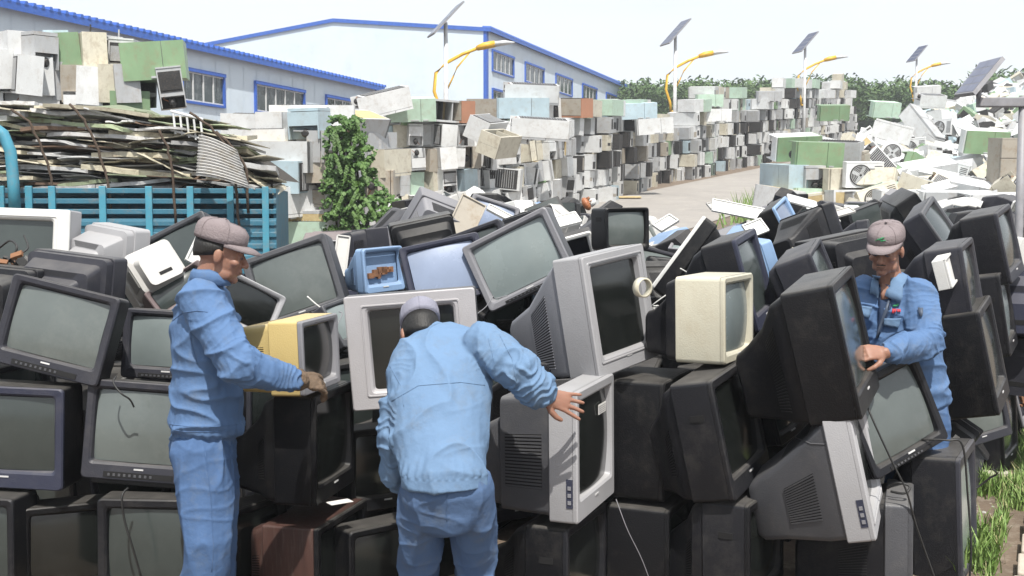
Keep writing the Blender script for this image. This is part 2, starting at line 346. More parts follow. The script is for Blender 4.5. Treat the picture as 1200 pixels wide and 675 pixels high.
TVS = [
 # label, px, py, d, w, h, depth, yaw, pitch, roll, body, bezel, style, screen, flags
 ('large white flat-fronted television at the left edge beside the blue truck', 0, 306, 6.5, .88, .62, .5, -2, -4, 2, 'silver', 'white', 'flat', 'screen_mid', 'thin', .17),
 ('big slate grey television leaning sideways on top of the left front stack', 71, 387, 5.15, .53, .42, .45, -6, -8, 13, 'charcoal', 'slate', 'tube', 'screen', '', .12),
 ('slate television with grey screen directly behind the back of the profile worker', 201, 404, 5.5, .46, .345, .42, -4, -4, 3, 'charcoal', 'slate', 'tube', 'screen_pale', '', .12),
 ('dark navy television in the middle row at the left edge, cut by the frame', 18, 508, 5.1, .55, .47, .5, -4, 0, 2, 'black', 'navy', 'tube', 'screen_mid', 'plain', .2),
 ('slate television with a control strip and a loose wire hanging over its screen', 172, 505, 5.1, .54, .455, .45, -2, -6, 4, 'charcoal', 'slate', 'tube', 'screen', 'foot', .13),
 ('dusty black television on the ground at the bottom left corner of the pile', -22, 634, 5.0, .44, .46, .45, -8, 0, 1, 'black', 'charcoal', 'tube', 'screen_mid', 'plain', .2),
 ('scratched dark television on the ground beside the profile worker, cord across its screen', 190, 644, 4.98, .54, .5, .45, 0, 0, 1, 'black', 'charcoal', 'tube', 'screen_mid', 'plain', .15),
 ('grey television with broad screen tilted left just behind the yellow one', 348, 332, 6.8, .55, .46, .45, -2, -12, -19, 'gunmetal', 'gunmetal', 'tube', 'screen', 'thin', .16),
 ('small yellow television with a grey front, gripped by the gloved worker', 358, 414, 4.95, .40, .325, .36, 76, 0, -2, 'yellow', 'grey', 'box', 'screen_dark', 'plain thin', .16),
 ('black television carrying the yellow one, its side turned to the camera', 370, 516, 5.15, .50, .50, .46, 78, 0, 0, 'black', 'black', 'tube', 'screen_dark', 'plain', .2),
 ('dark red-brown wooden television cabinet at the bottom, paper label on its top', 372, 652, 5.2, .56, .44, .34, 74, 0, 0, 'wood', 'black', 'box', 'screen_dark', 'plain', .28),
 ('black television low behind the legs of the profile worker', 287, 640, 5.12, .42, .42, .4, 55, 0, -2, 'black', 'black', 'tube', 'screen_dark', 'plain', .15),
 ('black television in shade left of the bending worker, second from the ground', 447, 545, 5.6, .42, .42, .4, 35, 0, 1, 'black', 'black', 'tube', 'screen_dark', 'plain', .15),
 ('black television on the ground left of the legs of the bending worker', 448, 660, 5.2, .46, .42, .4, 40, 0, 0, 'black', 'black', 'tube', 'screen_dark', 'plain', .16),
 ('cream television on the ground seen between the legs of the bending worker', 530, 655, 5.3, .42, .42, .4, 50, 0, 0, 'cream', 'cream', 'tube', 'screen_dark', 'plain', .16),
 ('black television in shade at the bottom between the two left stacks', 85, 640, 5.15, .46, .44, .4, 30, 0, 2, 'black', 'black', 'tube', 'screen_dark', 'plain', .16),
 ('broad lilac-grey television with side speakers facing out behind the capped bending worker', 486, 408, 5.25, .62, .545, .5, -1, 0, -4.5, 'gunmetal', 'lilac', 'flat', 'screen_dark', 'wide', .12),
 ('large grey television turned right with a louvred back, a ring hanging at its screen', 712, 363, 5.3, 0.54, .565, .60, 52, 0, -9, 'midgrey', 'silver', 'flat', 'screen_dark', 'ribby bezhouse', 0.17),
 ('silver television turned right under the open hand, paper sticker on its screen', 683, 521, 4.9, .54, .57, .48, 68, 2, -2.5, 'gunmetal', 'silver', 'box', 'screen_dark', 'av label bezhouse plain', 0.13),
 ('dark television squeezed under the large grey louvred one', 652, 458, 5.55, .55, .36, .5, 68, 0, -2, 'charcoal', 'charcoal', 'flat', 'screen_dark', 'ribby plain', .16),
 ('black television at the very bottom under the silver one, louvres on its side', 665, 664, 4.95, .52, .5, .5, 66, 0, 0, 'black', 'charcoal', 'tube', 'screen_dark', 'plain grip ribby', .2),
 ('tall black television in the gap right of the silver one', 760, 505, 5.35, .5, .56, .5, 66, 0, 0, 'black', 'black', 'tube', 'screen_dark', 'plain', .3),
 ('black television at the bottom in the gap, thin wire hanging in front of it', 765, 640, 5.3, .5, .5, .5, 66, 0, 0, 'black', 'black', 'tube', 'screen_dark', 'plain', .3),
 ('cream-sided television with stained edges, dark back and grey screen', 838, 371, 5.25, .42, .40, .44, 60, 0, -1, 'cream', 'cream', 'tube', 'screen_pale', 'plain thin darkback', .24),
 ('black television with a small slotted back, tilted left below the cream-sided one', 846, 501, 5.05, .52, .545, .46, 59, 0, -12, 'charcoal', 'charcoal', 'tube', 'screen_dark', 'plain grip', .2),
 ('small black television wedged behind, between the two large black ones', 912, 476, 5.35, .3, .32, .3, 50, 0, -14, 'black', 'black', 'tube', 'screen_mid', 'plain', .1),
 ('black television on the ground right of the gap, shiny upper edge', 872, 637, 5.05, .5, .5, .48, 59, 0, -1, 'charcoal', 'black', 'tube', 'screen_dark', 'plain grip', .22),
 ('very large black television leaning left, steadied by the worker at right', 975, 402, 4.85, .56, .58, .52, 64, 0, -14, 'black', 'black', 'tube', 'screen_mid', 'plain ribby', .22),
 ('slate television with a wide silver front edge, tilted left, vents on its back', 1001, 541, 4.85, .54, .55, .52, 68, 0, -13, 'gunmetal', 'silver', 'flat', 'screen_dark', 'av bezhouse', 0.12),
 ('dark television tilted left, its broad screen directly below the hand of the right worker', 1042, 487, 5.15, .50, .44, .4, 27, -4, -20, 'charcoal', 'charcoal', 'tube', 'screen', 'thin', .1),
 ('charcoal television with a grey front edge at the bottom, cables lying on top', 1054, 640, 5.05, .5, .52, .52, 70, 0, -1, 'charcoal', 'gunmetal', 'tube', 'screen_mid', 'plain bezhouse', 0.12),
 ('tall charcoal television standing last in the front row beside the grass', 1108, 604, 5.35, .5, .68, .5, 60, 0, -3, 'charcoal', 'slate', 'tube', 'screen_pale', 'plain', .22),
 ('black television on the bare soil behind the front row, by the grass', 1160, 497, 7.4, .5, .52, .5, 56, 0, -4, 'charcoal', 'black', 'tube', 'screen_mid', 'plain grip', .26),
 ('black television leaning left at the hip of the worker at right', 1133, 418, 6.2, .52, .58, .5, 60, 0, -13, 'black', 'charcoal', 'tube', 'screen_mid', 'plain', .3),
 ('charcoal television leaning left at shoulder height behind the worker at right', 1119, 331, 6.2, .46, .44, .5, 60, 0, -11, 'slate', 'slate', 'tube', 'screen_mid', 'plain grip', .2),
 ('rounded charcoal television near the right edge, above and behind the leaning ones', 1163, 288, 6.9, .46, .44, .48, 56, 0, -14, 'charcoal', 'slate', 'tube', 'screen_mid', 'plain', .22),
 ('grey television with pale edge tilted strongly left behind the cap of the worker at right', 1098, 277, 7.6, .48, .46, .42, 58, -8, -28, 'slate', 'gunmetal', 'tube', 'screen_mid', 'plain', .15),
 ('narrow charcoal television standing right of the leaning black one', 1166, 365, 6.8, .42, .5, .42, 60, 0, -10, 'charcoal', 'charcoal', 'tube', 'screen_pale', 'plain grip', .16),
 ('navy television back at the right edge, upper one', 1200, 352, 7.2, .46, .44, .4, 150, 0, 0, 'navy', 'navy', 'step', 'screen_mid', '', .18),
 ('navy television back at the right edge, lower one', 1206, 425, 7.3, .46, .42, .4, 140, 0, 2, 'slate', 'navy', 'box', 'screen_mid', '', .18),
 ('open grey television frame at the right edge above the grass', 1205, 462, 7.8, .4, .34, .3, 30, 10, -24, 'slate', 'grey', 'tube', 'screen_mid', 'gutted plain', .1),
 ('big black television shell standing on edge above the worker at right', 1072, 258, 9.5, .62, .5, .45, 80, -4, -32, 'black', 'black', 'tube', 'screen_mid', 'plain', .2),
 ('small black television on the crest of the pile with greenish screen and a handle slot', 727, 268, 7.4, .33, .28, .28, 24, 0, -1, 'charcoal', 'black', 'tube', 'screen', 'plain thin grip', .2),
 ('wide grey television lying back with its screen tilted left, behind the lilac-grey one', 610, 304, 6.2, 0.54, 0.4, .42, -14, -8, -27, 'gunmetal', 'grey', 'tube', 'screen_pale', 'thin', .14),
 ('black television with a bluish pale screen, leaning left of the wide tilted one', 521, 320, 6.3, .46, .36, .38, 10, -12, -12, 'black', 'navy', 'tube', 'screen_blue', 'plain thin', .18),
 ('light blue monitor shell with a hole broken in its side', 446, 316, 6.9, .32, .28, .32, 46, 0, -4, 'blue', 'blue', 'tube', 'screen_dark', 'gutted plain', .08),
 ('black television back with fine slots, lying against the grey vented one', 497, 283, 7.8, .45, .34, .3, 190, -10, -12, 'black', 'black', 'step', 'screen_mid', '', .14),
 ('charcoal set-top box with a white label on its side', 436, 285, 8.2, .24, .22, .34, 125, 0, -6, 'slate', 'grey', 'box', 'screen_mid', 'plain label', .2),
 ('grey television back with square vents and a rusted panel leaning beside it', 512, 258, 9.0, .5, .4, .36, 205, -24, 22, 'grey', 'grey', 'box', 'screen_mid', '', .14),
 ('television with a bluish screen tilted left on the crest of the pile', 575, 259, 9.8, .44, .36, .34, -6, -12, 18, 'gunmetal', 'grey', 'tube', 'screen_blue', 'plain', .12),
 ('dim dark television behind the bluish-screened one', 560, 300, 7.2, .44, .36, .34, -12, -14, -20, 'slate', 'slate', 'tube', 'screen_mid', 'plain', .1),
 ('black television with a white top edge behind the wide tilted one', 625, 272, 8.2, .5, .32, .4, 130, 0, -18, 'charcoal', 'white', 'step', 'screen_mid', '', .1),
 ('gutted black television shell with a white front edge and dark lattice back', 802, 304, 6.7, 0.5, 0.52, 0.46, -102, 0, 36, 'black', 'white', 'tube', 'screen_dark', 'thin plain', 0.1),
 ('tall navy television leaning left behind the cream-sided one', 868, 331, 5.9, .46, .50, .50, 64, 0, -16, 'charcoal', 'navy', 'tube', 'screen_mid', 'plain', .19),
 ('charcoal television behind the shoulder of the black one steadied by the worker', 950, 330, 6.0, .45, .36, .4, 66, 0, -24, 'slate', 'slate', 'tube', 'screen_mid', 'plain', .2),
 ('black television with squared back left of the cap of the worker at right', 985, 310, 6.6, .46, .36, .42, 200, 0, -10, 'charcoal', 'charcoal', 'box', 'screen_mid', '', .2),
 ('sky blue and black television on the far slope of the pile', 917, 263, 9.0, .42, .36, .34, 60, 0, -28, 'black', 'blue', 'tube', 'screen_blue', 'plain', .14),
 ('black television with a ribbed back, right of the sky blue one', 953, 274, 8.2, .48, .36, .4, 120, 14, -30, 'charcoal', 'slate', 'tube', 'screen_mid', 'ribby', .12),
 ('light blue hooded shell lying in the middle of the pile', 893, 304, 7.4, .34, .28, .24, 100, -30, 10, 'blue', 'blue', 'step', 'screen_mid', '', .08),
 ('grey monitor back with a deep groove behind the left front television', 140, 300, 6.6, .38, .36, .4, 150, -4, 8, 'silver', 'lilac', 'step', 'screen_mid', '', .12),
 ('beige monitor lying on its side behind the worker in profile', 176, 327, 6.3, .30, .28, .34, 215, 10, -28, 'lightgrey', 'lightgrey', 'box', 'screen_mid', '', .12),
 ('charcoal television back just above the big leaning one at left', 92, 334, 5.9, .5, .34, .34, 165, 0, 6, 'slate', 'slate', 'step', 'screen_mid', '', .12),
 ('slate television with dark screen tipped back behind the cap of the profile worker', 214, 300, 7.4, .52, .42, .36, -6, -20, -26, 'slate', 'gunmetal', 'tube', 'screen_mid', 'plain', .12),
 ('brownish computer case leaning behind the shoulder of the profile worker', 208, 342, 6.2, .36, .16, .36, 30, 0, -36, 'brownish', 'brownish', 'box', 'screen_mid', 'plain thin', .2),
 ('silver and black front shell with three openings near the face of the worker in profile', 288, 360, 5.9, .36, .28, .2, 30, -20, 32, 'lightgrey', 'silver', 'tube', 'screen_dark', 'plain', .08),
 ('black television with grey cover at the left edge under the white one', 14, 345, 5.8, .44, .3, .4, 160, 0, 4, 'charcoal', 'charcoal', 'step', 'screen_mid', '', .12),
 ('reddish brown flat television top behind the grey tilted one', 410, 292, 8.6, .7, .22, .42, 5, 12, -2, 'brownish', 'grey', 'box', 'screen_mid', 'plain', .3),
]
rf = random.Random(33); LOW = []
for r_, py0 in enumerate((470, 560, 655)):
    for k in range(13):
        px = -70 + 92 * k + rf.uniform(-12, 12) + 30 * (r_ % 2)
        if px > 960 and r_ == 0: continue
        if px > 1090: continue
        LOW.append(('black television in the shade of the second row, column %s from the left, %s layer' % (['one', 'two', 'three', 'four', 'five', 'six', 'seven', 'eight', 'nine', 'ten', 'eleven', 'twelve', 'thirteen'][k], ['upper', 'middle', 'lowest'][r_]),
                    px, py0, 5.95 if px < 1000 else 6.1, .5, .42, .42, rf.choice([50, 60, 20, -20, 170, 75]) + rf.uniform(-8, 8), 0, rf.gauss(0, 4), rf.choice(['black', 'black', 'charcoal']), rf.choice(['black', 'charcoal', 'slate']), 'tube', 'screen_mid', 'plain', .16))
TVS_ALL = TVS + [t for t in LOW if not (980 < t[1] < 1110 and t[2] < 600)]
TVR = {}
for t in TVS_ALL:
    lab, px, py, d, w_, h_, dp, yaw, pitch, roll, body, bez, style, scr, fl, hd = t
    kind, cat = ('crt_television', 'television')
    if 'monitor' in lab: kind, cat = 'computer_monitor', 'monitor'
    if 'computer case' in lab or 'set-top' in lab: kind, cat = 'computer_case', 'computer case'
    TVR[lab] = tv(lab, px, py, d, w_, h_, dp, yaw, pitch, roll, body, bez, style, scr, fl, hd, kind, cat)

# the heap behind: copies of a few kinds, jumbled on a mound
def heap_top(x, y):
    base = np.interp(y, [5.4, 6.5, 10, 14, 17, 20], [1.05, 1.12, 1.36, 1.55, 1.62, 1.2])
    xb = 2.2 + .55 * (y - 5.3)
    base *= float(np.clip((xb - x) / .9 + .35, 0, 1))
    q = 600 + F * x / y
    if y > 9: base *= 1 - .26 * min(1, (y - 9) / 3) * float(np.clip(min((q - 680) / 40, (920 - q) / 60), 0, 1))
    if x < -1.6 and y > 8.5: base *= float(np.clip(1 - (y - 8.5) / 2.5, 0, 1))
    return base + .12 * math.sin(x * 1.7 + y) + ground(y) * .25
PROTO = []
note = []
for i, (w_, h_, dp, body, bez, style, scr, fl) in enumerate([
    (.46, .38, .40, 'black', 'charcoal', 'tube', 'screen_mid', 'plain'), (.52, .42, .42, 'charcoal', 'slate', 'step', 'screen', 'label'), (.36, .32, .36, 'lightgrey', 'lightgrey', 'box', 'screen_mid', 'thin label'),
    (.48, .40, .44, 'slate', 'gunmetal', 'tube', 'screen_pale', ''), (.56, .45, .46, 'black', 'black', 'flat', 'screen_mid', 'ribby'), (.34, .30, .34, 'cream', 'white', 'box', 'screen_dark', 'thin'),
    (.42, .35, .38, 'gunmetal', 'grey', 'flat', 'screen_pale', 'thin'), (.38, .32, .3, 'blue', 'blue', 'step', 'screen_mid', 'gutted'), (.5, .4, .38, 'charcoal', 'white', 'tube', 'screen_mid', 'gutted'), (.44, .36, .4, 'navy', 'slate', 'box', 'screen_blue', 'plain')]):
    names = {'black': 'black', 'charcoal': 'charcoal', 'lightgrey': 'light grey', 'slate': 'slate grey', 'cream': 'cream', 'gunmetal': 'mid grey', 'blue': 'light blue', 'navy': 'navy'}
    PROTO.append([empty('crt_television', Matrix.Identity(4), 'x', 'television', 'televisions heaped behind the front stacks'), names[body], (w_, h_, dp), False])
    tv_shape('crt_television', w_, h_, dp, body, bez, style, scr, .12, PROTO[-1][0], fl)
bpy.context.view_layer.update(); note_kids()
rng = random.Random(21)
hand = [(W(t[1], t[2], t[3]), .36) for t in TVS if t[3] > 5.4]
placed = []
ROWN = ['first', 'second', 'third', 'fourth', 'fifth', 'sixth', 'seventh', 'eighth', 'ninth', 'tenth', 'eleventh', 'twelfth', 'thirteenth', 'fourteenth', 'fifteenth', 'sixteenth', 'seventeenth', 'eighteenth', 'nineteenth', 'twentieth']
def ordn(i): return ROWN[i] if i < len(ROWN) else '%dth' % (i + 1)
y = 6.5; row = 0; farm = MB()
def far_tv(m, p, r):
    s = r.uniform(.14, .23); Q = T(p) @ Rm(r.gauss(0, 24), 'Y') @ Rm(r.uniform(0, 360), 'Z') @ Rm(r.gauss(0, 24), 'X'); mi = r.choices(range(7), [6, 6, 4, 4, 4, 3, 1])[0]; bz = r.choices([mi, 3, 4], [5, 2, 2])[0]
    R_ = lambda w_, h_, y, cz: [Q @ v for v in rrect(w_, h_, .02, y, cz)]
    m.loft([R_(2 * s, 1.6 * s, -.02, 0), R_(2 * s, 1.6 * s, .12, 0)], True, True, mi); m.loft([R_(2.01 * s, 1.61 * s, -.04, 0), R_(2.01 * s, 1.61 * s, -.019, 0)], True, False, bz)
    m.loft([R_(1.9 * s, 1.5 * s, .12, 0), R_(1.7 * s, 1.4 * s, .2, 0), R_(1.0 * s, .9 * s, .38, -.05)], False, True, mi); m.loft([R_(1.7 * s, 1.3 * s, -.041, .02), R_(1.7 * s, 1.3 * s, -.045, .02)], True, True, 7)
WSAFE = W(1046, 400, 5.45)
while y < 18.5:
    x = -.52 * y - rng.uniform(0, .4); idx = 0
    if y > 9: x = max(x, -3.3 - rng.uniform(0, .3) if y < 11 else -.36 * y * .55 + rng.uniform(0, .3))
    while x < min(.50 * y + .3, 2.3 + .55 * (y - 5.3)):
        for layer in (0, 1):
            yy = y + rng.uniform(-.2, .2); xx = x + rng.uniform(-.12, .12); z = heap_top(xx, yy) - .28 * layer + rng.uniform(-.1, .1)
            if layer == 1 and rng.random() < .62: continue
            p = Vector((xx, yy, z))
            # keep the road and the space of the workers free
            road_l = -2.0 + .53 * (yy - 28)
            if yy > 16.5 and xx > road_l - .5 and xx < road_l + 6.5: continue
            if (p - WSAFE).to_2d().length < .75: continue
            if any((p - q).length < rad for q, rad in hand): continue
            if z < .15: continue
            if yy > 11.0:
                far_tv(farm, p, rng); continue
            pr = rng.choices(PROTO, [20, 15, 7, 14, 14, 5, 12, 4, 8, 10])[0]
            yaw = rng.choice([rng.uniform(40, 100), rng.uniform(110, 250), rng.uniform(-50, 40)]); pit = rng.gauss(0, 20); rol = rng.gauss(-8, 20)
            if rng.random() < .12: pit = rng.choice([-70, 80])
            h_ = pr[2][1]
            Mx = T(p) @ Rm(rol, 'Y') @ Rm(yaw, 'Z') @ Rm(pit, 'X') @ Matrix.Scale(rng.uniform(.64, .95) - (.08 if yy > 10 else 0), 4) @ T((0, 0, -h_ / 2))
            if not pr[3]: c = pr[0]; pr[3] = True
            else: c = copy_tree(pr[0])
            c.matrix_world = Mx
            face = 'lying face up' if pit < -45 else 'lying face down' if pit > 45 else 'back to the camera' if 120 < yaw < 240 else 'facing right' if yaw > 30 else 'facing the camera'
            c['label'] = '%s television %s, %s in row %s of the heap' % (pr[1], face, ordn(idx), ['one', 'two', 'three', 'four', 'five', 'six', 'seven', 'eight', 'nine', 'ten', 'eleven', 'twelve', 'thirteen', 'fourteen', 'fifteen', 'sixteen', 'seventeen', 'eighteen', 'nineteen', 'twenty', 'twenty-one', 'twenty-two'][row])
            idx += 1; placed.append(c)
        x += rng.uniform(.38, .54)
    y += .52 + .02 * row; row += 1
tag(farm.build('far_televisions', [M[k] for k in ('black', 'charcoal', 'slate', 'lightgrey', 'white', 'grey', 'blue', 'screen_mid')]), 'far slope of the pile with many small dark and grey televisions', 'televisions', kind='stuff')
for pr in PROTO:
    if not pr[3]:
        for ch in KIDS.get(pr[0].name, []): bpy.data.objects.remove(ch)
        bpy.data.objects.remove(pr[0])
print('heap tvs', len(placed))
# broken plastic under the heap (nobody could count it)
M['debris'] = mat('broken_plastic_debris', (.02, .02, .022), .6, (.006, .006, .006), 9, 1, .6, 30, dirt=(.08, .07, .06), dirtamt=.3)
m = MB(); nx, ny = 110, 70
ys = [6.25 + (19 - 6.25) * (j / ny) ** 1.3 for j in range(ny + 1)]
idx = {}
for j, y in enumerate(ys):
    for i in range(nx + 1):
        x = -.56 * y + (.56 * y + min(.56 * y, 2.1 + .55 * (y - 5.3))) * i / nx
        h = heap_top(x, y) - .34 + .10 * noise.noise(Vector((x * 3, y * 3, 0)))
        h *= min(1, max(0, (y - 6.25) / .12))
        if x > 1.35: h *= min(1, max(0, (y - 6.45) / .15))
        h -= .25 * max(0, y - 17)
        m.v.append((x, y, max(h, ground(y) - .05)))
for j in range(ny):
    for i in range(nx):
        a = j * (nx + 1) + i; m.f.append((a, a + 1, a + nx + 2, a + nx + 1)); m.m.append(0)
rr = random.Random(5)
for k in range(1500):
    y = 6.35 + 11.5 * rr.random() ** 1.4; x = rr.uniform(-.5 * y, min(.5 * y, 1.9 + .55 * (y - 5.3))); z = heap_top(x, y) - .24 + .2 * rr.random()
    if (Vector((x, y, 0)) - WSAFE).to_2d().length < .6 or z < .1: continue
    s = rr.uniform(.03, .13); m.box(-s, s, -s * .7, s * .7, -.006, .006, rr.choices([0, 1, 2, 3], [4, 3, 3, 3])[0], T((x, y, z)) @ Rm(rr.uniform(0, 360), 'Z') @ Rm(rr.uniform(-60, 60), 'X'))
tag(m.build('plastic_debris', [M['debris'], M['grey'], M['black'], M['white']]), 'dark broken plastic and boards filling the gaps under the heaped televisions', 'debris', kind='stuff')
# ------------------------------------------------------------------ the setting
def structure(o): o['kind'] = 'structure'; return o
M['soil'] = mat('bare_soil', (.17, .125, .09), .95, (.09, .068, .05), 3, 1, .5, 25, dirt=(.30, .26, .21), dirtamt=.6)
M['asphalt'] = mat('worn_concrete_road', (.30, .28, .26), .9, (.22, .205, .19), .6, 1, .15, 30, dirt=(.36, .33, .29), dirtamt=.5)
m = MB(); ys = [-30, -5, 0, 3, 6, 9] + [10 + k * 1.5 for k in range(20)] + [40 + 5 * k for k in range(25)] + [200, 400]
def gz(y): return ground(min(y, 175)) 
xs = [-300, -100, -40, -20, -10, 0, 10, 20, 40, 100, 300]
for y in ys:
    for x in xs: m.v.append((x, y, gz(y) if y > 5 else 0))
for j in range(len(ys) - 1):
    for i in range(len(xs) - 1):
        a = j * len(xs) + i; m.f.append((a, a + 1, a + len(xs) + 1, a + len(xs))); m.m.append(0)
structure(m.build('ground', M['soil'], smooth=True))
def road_left(y): return -2.3 + .53 * (y - 28)
m = MB(); ys = [13 + 1.0 * k for k in range(100)]
for i in range(len(ys) - 1):
    a, b = ys[i], ys[i + 1]
    def G(y):
        # the same straight pieces as the ground sheet
        return float(np.interp(y, GY, GZ)) + .02
    if i == 0:
        GY = [-30, -5, 0, 3, 6, 9] + [10 + k * 1.5 for k in range(20)] + [40 + 5 * k for k in range(25)] + [200, 400]
        GZ = [gz(y) if y > 5 else 0 for y in GY]
    m.quad((road_left(a) + .2, a, G(a)), (road_left(a) + 6.2, a, G(a)), (road_left(b) + 6.2, b, G(b)), (road_left(b) + .2, b, G(b)))
structure(m.build('road', M['asphalt']))

# ---- buildings
M['panel'] = mat('pale_blue_wall_panel', (.60, .68, .76), .5, (.56, .645, .72), .25, 1, 0, dirt=(.42, .46, .48), dirtamt=.3)
M['trim'] = mat('blue_trim', (.03, .11, .48), .45, (.025, .09, .38))
M['mull'] = mat('white_mullion', (.65, .66, .66), .4)
M['pane'] = mat('window_pane', (.05, .065, .07), .08, (.02, .03, .03), .9, 1, spec=.8, dirt=(.25, .27, .28), dirtamt=.6)
M['roof'] = mat('blue_roof_sheet', (.04, .13, .5), .45)
u = Vector((math.sin(R(20)), math.cos(R(20)), 0)); nrm = Vector((math.cos(R(20)), -math.sin(R(20)), 0)); up = Vector((0, 0, 1))
def solve_t(P0, px):       # distance along u from P0 whose picture column is px
    k = (px - 600) / F
    return (k * P0.y - P0.x) / (u.x - k * u.y)
def wall_pt(P0, px, py):
    t = solve_t(P0, px); q = P0 + u * t
    return t, W(px, py, q.y).z
def block(name, P0, t0, t1, depth, z0, ze, label, wins, ridge=0, seams=True):
    root = empty(name, Matrix.Identity(4), label, 'building')
    m = MB()
    a = P0 + u * t0; b = P0 + u * t1; c = b - nrm * depth; d_ = a - nrm * depth
    def z(p, h): return Vector((p.x, p.y, h))
    m.quad(z(a, z0), z(b, z0), z(b, ze), z(a, ze)); m.quad(z(b, z0), z(c, z0), z(c, ze), z(b, ze)); m.quad(z(c, z0), z(d_, z0), z(d_, ze), z(c, ze)); m.quad(z(d_, z0), z(a, z0), z(a, ze), z(d_, ze))
    ra = (a + d_) / 2; rb = (b + c) / 2
    m.add([z(a, ze), z(d_, ze), z(ra, ze + ridge)], [(0, 1, 2)]); m.add([z(b, ze), z(c, ze), z(rb, ze + ridge)], [(0, 1, 2)])
    wl = m.build('wall', M['panel'], root)
    m = MB()        # vertical panel ribs, real steps
    t = t0 + .3
    while t < t1 - .2:
        q = P0 + u * t + nrm * .012; q2 = q + u * .05
        m.add([z(q, z0), z(q2, z0), z(q2, ze - .1), z(q, ze - .1)], [(0, 1, 2, 3)]); t += 1.0
    # gable end seams
    s_ = .5
    while s_ < depth - .3:
        q = a - nrm * s_ - u * .012; q2 = q - nrm * .04; m.add([z(q, z0), z(q2, z0), z(q2, ze - .1), z(q, ze - .1)], [(0, 1, 2, 3)]); s_ += 1.0
    m.build('panel_seam', M['panel'], wl)
    # roof with overhang
    m = MB(); o = .35
    A = a - u * .12; B = b + u * .12; D = d_ - u * .12; C = c + u * .12; RA = ra - u * .12; RB = rb + u * .12
    A = A + nrm * o; B = B + nrm * o; D = D - nrm * o; C = C - nrm * o
    e = .06 - ridge * o / (depth / 2)
    for dz in (0, .14):
        m.quad(z(A, ze + e + dz), z(B, ze + e + dz), z(RB, ze + ridge + .06 + dz), z(RA, ze + ridge + .06 + dz)); m.quad(z(D, ze + e + dz), z(C, ze + e + dz), z(RB, ze + ridge + .06 + dz), z(RA, ze + ridge + .06 + dz))
    for p, q in ((A, B), (C, D)): m.quad(z(p, ze + e - .12), z(q, ze + e - .12), z(q, ze + e + .14), z(p, ze + e + .14))
    for p, r_, q in ((A, RA, D), (B, RB, C)):
        m.quad(z(p, ze + e - .12), z(r_, ze + ridge - .06), z(r_, ze + ridge + .2), z(p, ze + e + .14)); m.quad(z(q, ze + e - .12), z(r_, ze + ridge - .06), z(r_, ze + ridge + .2), z(q, ze + e + .14))
    t = 0                                           # corrugation ends along the eave
    while t < (B - A).length:
        q = A + u * t; m.add([z(q + nrm * .02, ze + e + .12), z(q + nrm * .02 + u * .18, ze + e + .12), z(q + nrm * .02 + u * .14, ze + e + .24), z(q + nrm * .02 + u * .04, ze + e + .24),
                              z(q - nrm * .6, ze + e + .17), z(q - nrm * .6 + u * .18, ze + e + .17), z(q - nrm * .6 + u * .14, ze + e + .29), z(q - nrm * .6 + u * .04, ze + e + .29)],
                             [(0, 1, 2, 3), (3, 2, 6, 7), (0, 3, 7, 4), (1, 5, 6, 2)]); t += .36
    m.build('roof', M['roof'], root)
    for q in (a + u * .15, b - u * .15):             # corner trim
        m = MB(); p = q + nrm * .0; m.add([z(q + nrm * .03 - u * .18, z0), z(q + nrm * .03 + u * .18, z0), z(q + nrm * .03 + u * .18, ze), z(q + nrm * .03 - u * .18, ze),
                                            z(q - nrm * .2 - u * .18, z0), z(q - nrm * .2 - u * .18, ze)], [(0, 1, 2, 3), (4, 0, 3, 5)]); m.build('corner_trim', M['trim'], root)
    for (ta, tb, za, zb, nm) in wins:
        m = MB(); fw = .10
        def bar(t_a, t_b, z_a, z_b, out, mi=0):
            p = [P0 + u * t_a, P0 + u * t_b]
            vs = []
            for dn in (-.05, out):
                vs += [z(p[0] + nrm * dn, z_a), z(p[1] + nrm * dn, z_a), z(p[1] + nrm * dn, z_b), z(p[0] + nrm * dn, z_b)]
            m.add(vs, [(4, 5, 6, 7), (0, 1, 5, 4), (1, 2, 6, 5), (2, 3, 7, 6), (3, 0, 4, 7)], mi)
        bar(ta - fw, tb + fw, za - fw, za, .10); bar(ta - fw, tb + fw, zb, zb + fw * 1.4, .14); bar(ta - fw, ta, za, zb, .10); bar(tb, tb + fw, za, zb, .10)
        fr = m.build('window', M['trim'], root)
        m = MB(); bar(ta, tb, za, zb, .012); m.build('pane', M['pane'], fr)
        m = MB()
        for k in range(1, nm): t = ta + (tb - ta) * k / nm; bar(t - .035, t + .035, za, zb, .05)
        bar(ta, tb, za, za + .06, .045); bar(ta, tb, zb - .06, zb, .045)
        m.build('mullion', M['mull'], fr)
    return root
P1 = Vector((W(443, 100, 60).x, 60, 0)); ze1 = W(443, 103, 60).z - .1
def win(P0, x0, x1, yt, yb, nm):       # measured on the photograph at the window's left jamb
    ta, tb = solve_t(P0, x0), solve_t(P0, x1); q = P0 + u * ta
    return (ta, tb, W(x0, yb, q.y).z, W(x0, yt, q.y).z, nm)
w1 = [win(P1, 217, 264, 82, 117, 4), win(P1, 302, 357, 99, 135, 5), win(P1, 384, 420, 114, 146, 4), win(P1, 105, 158, 52, 95, 4)]
zb, zt = w1[0][2], w1[0][3]
w1 = [(a, b, zb, zt, n) for (a, b, c, d, n) in w1]
block('near_workshop', P1, -34, 0, 24, 0, ze1, 'low pale blue workshop at the left with a blue corrugated eave', w1, 1.5)
P2 = Vector((W(570, 100, 75).x, 75, 0)); ze2 = W(570, 34, 75).z - .1
w2 = []
for x0, x1, yt, yb, n in ((577, 601, 60, 82, 5), (615, 636, 75, 96, 4), (650.5, 669, 88, 107.5, 4), (681.5, 697.5, 99, 118, 4), (709, 723, 110, 126, 3)): w2.append(win(P2, x0, x1, yt, yb, n))
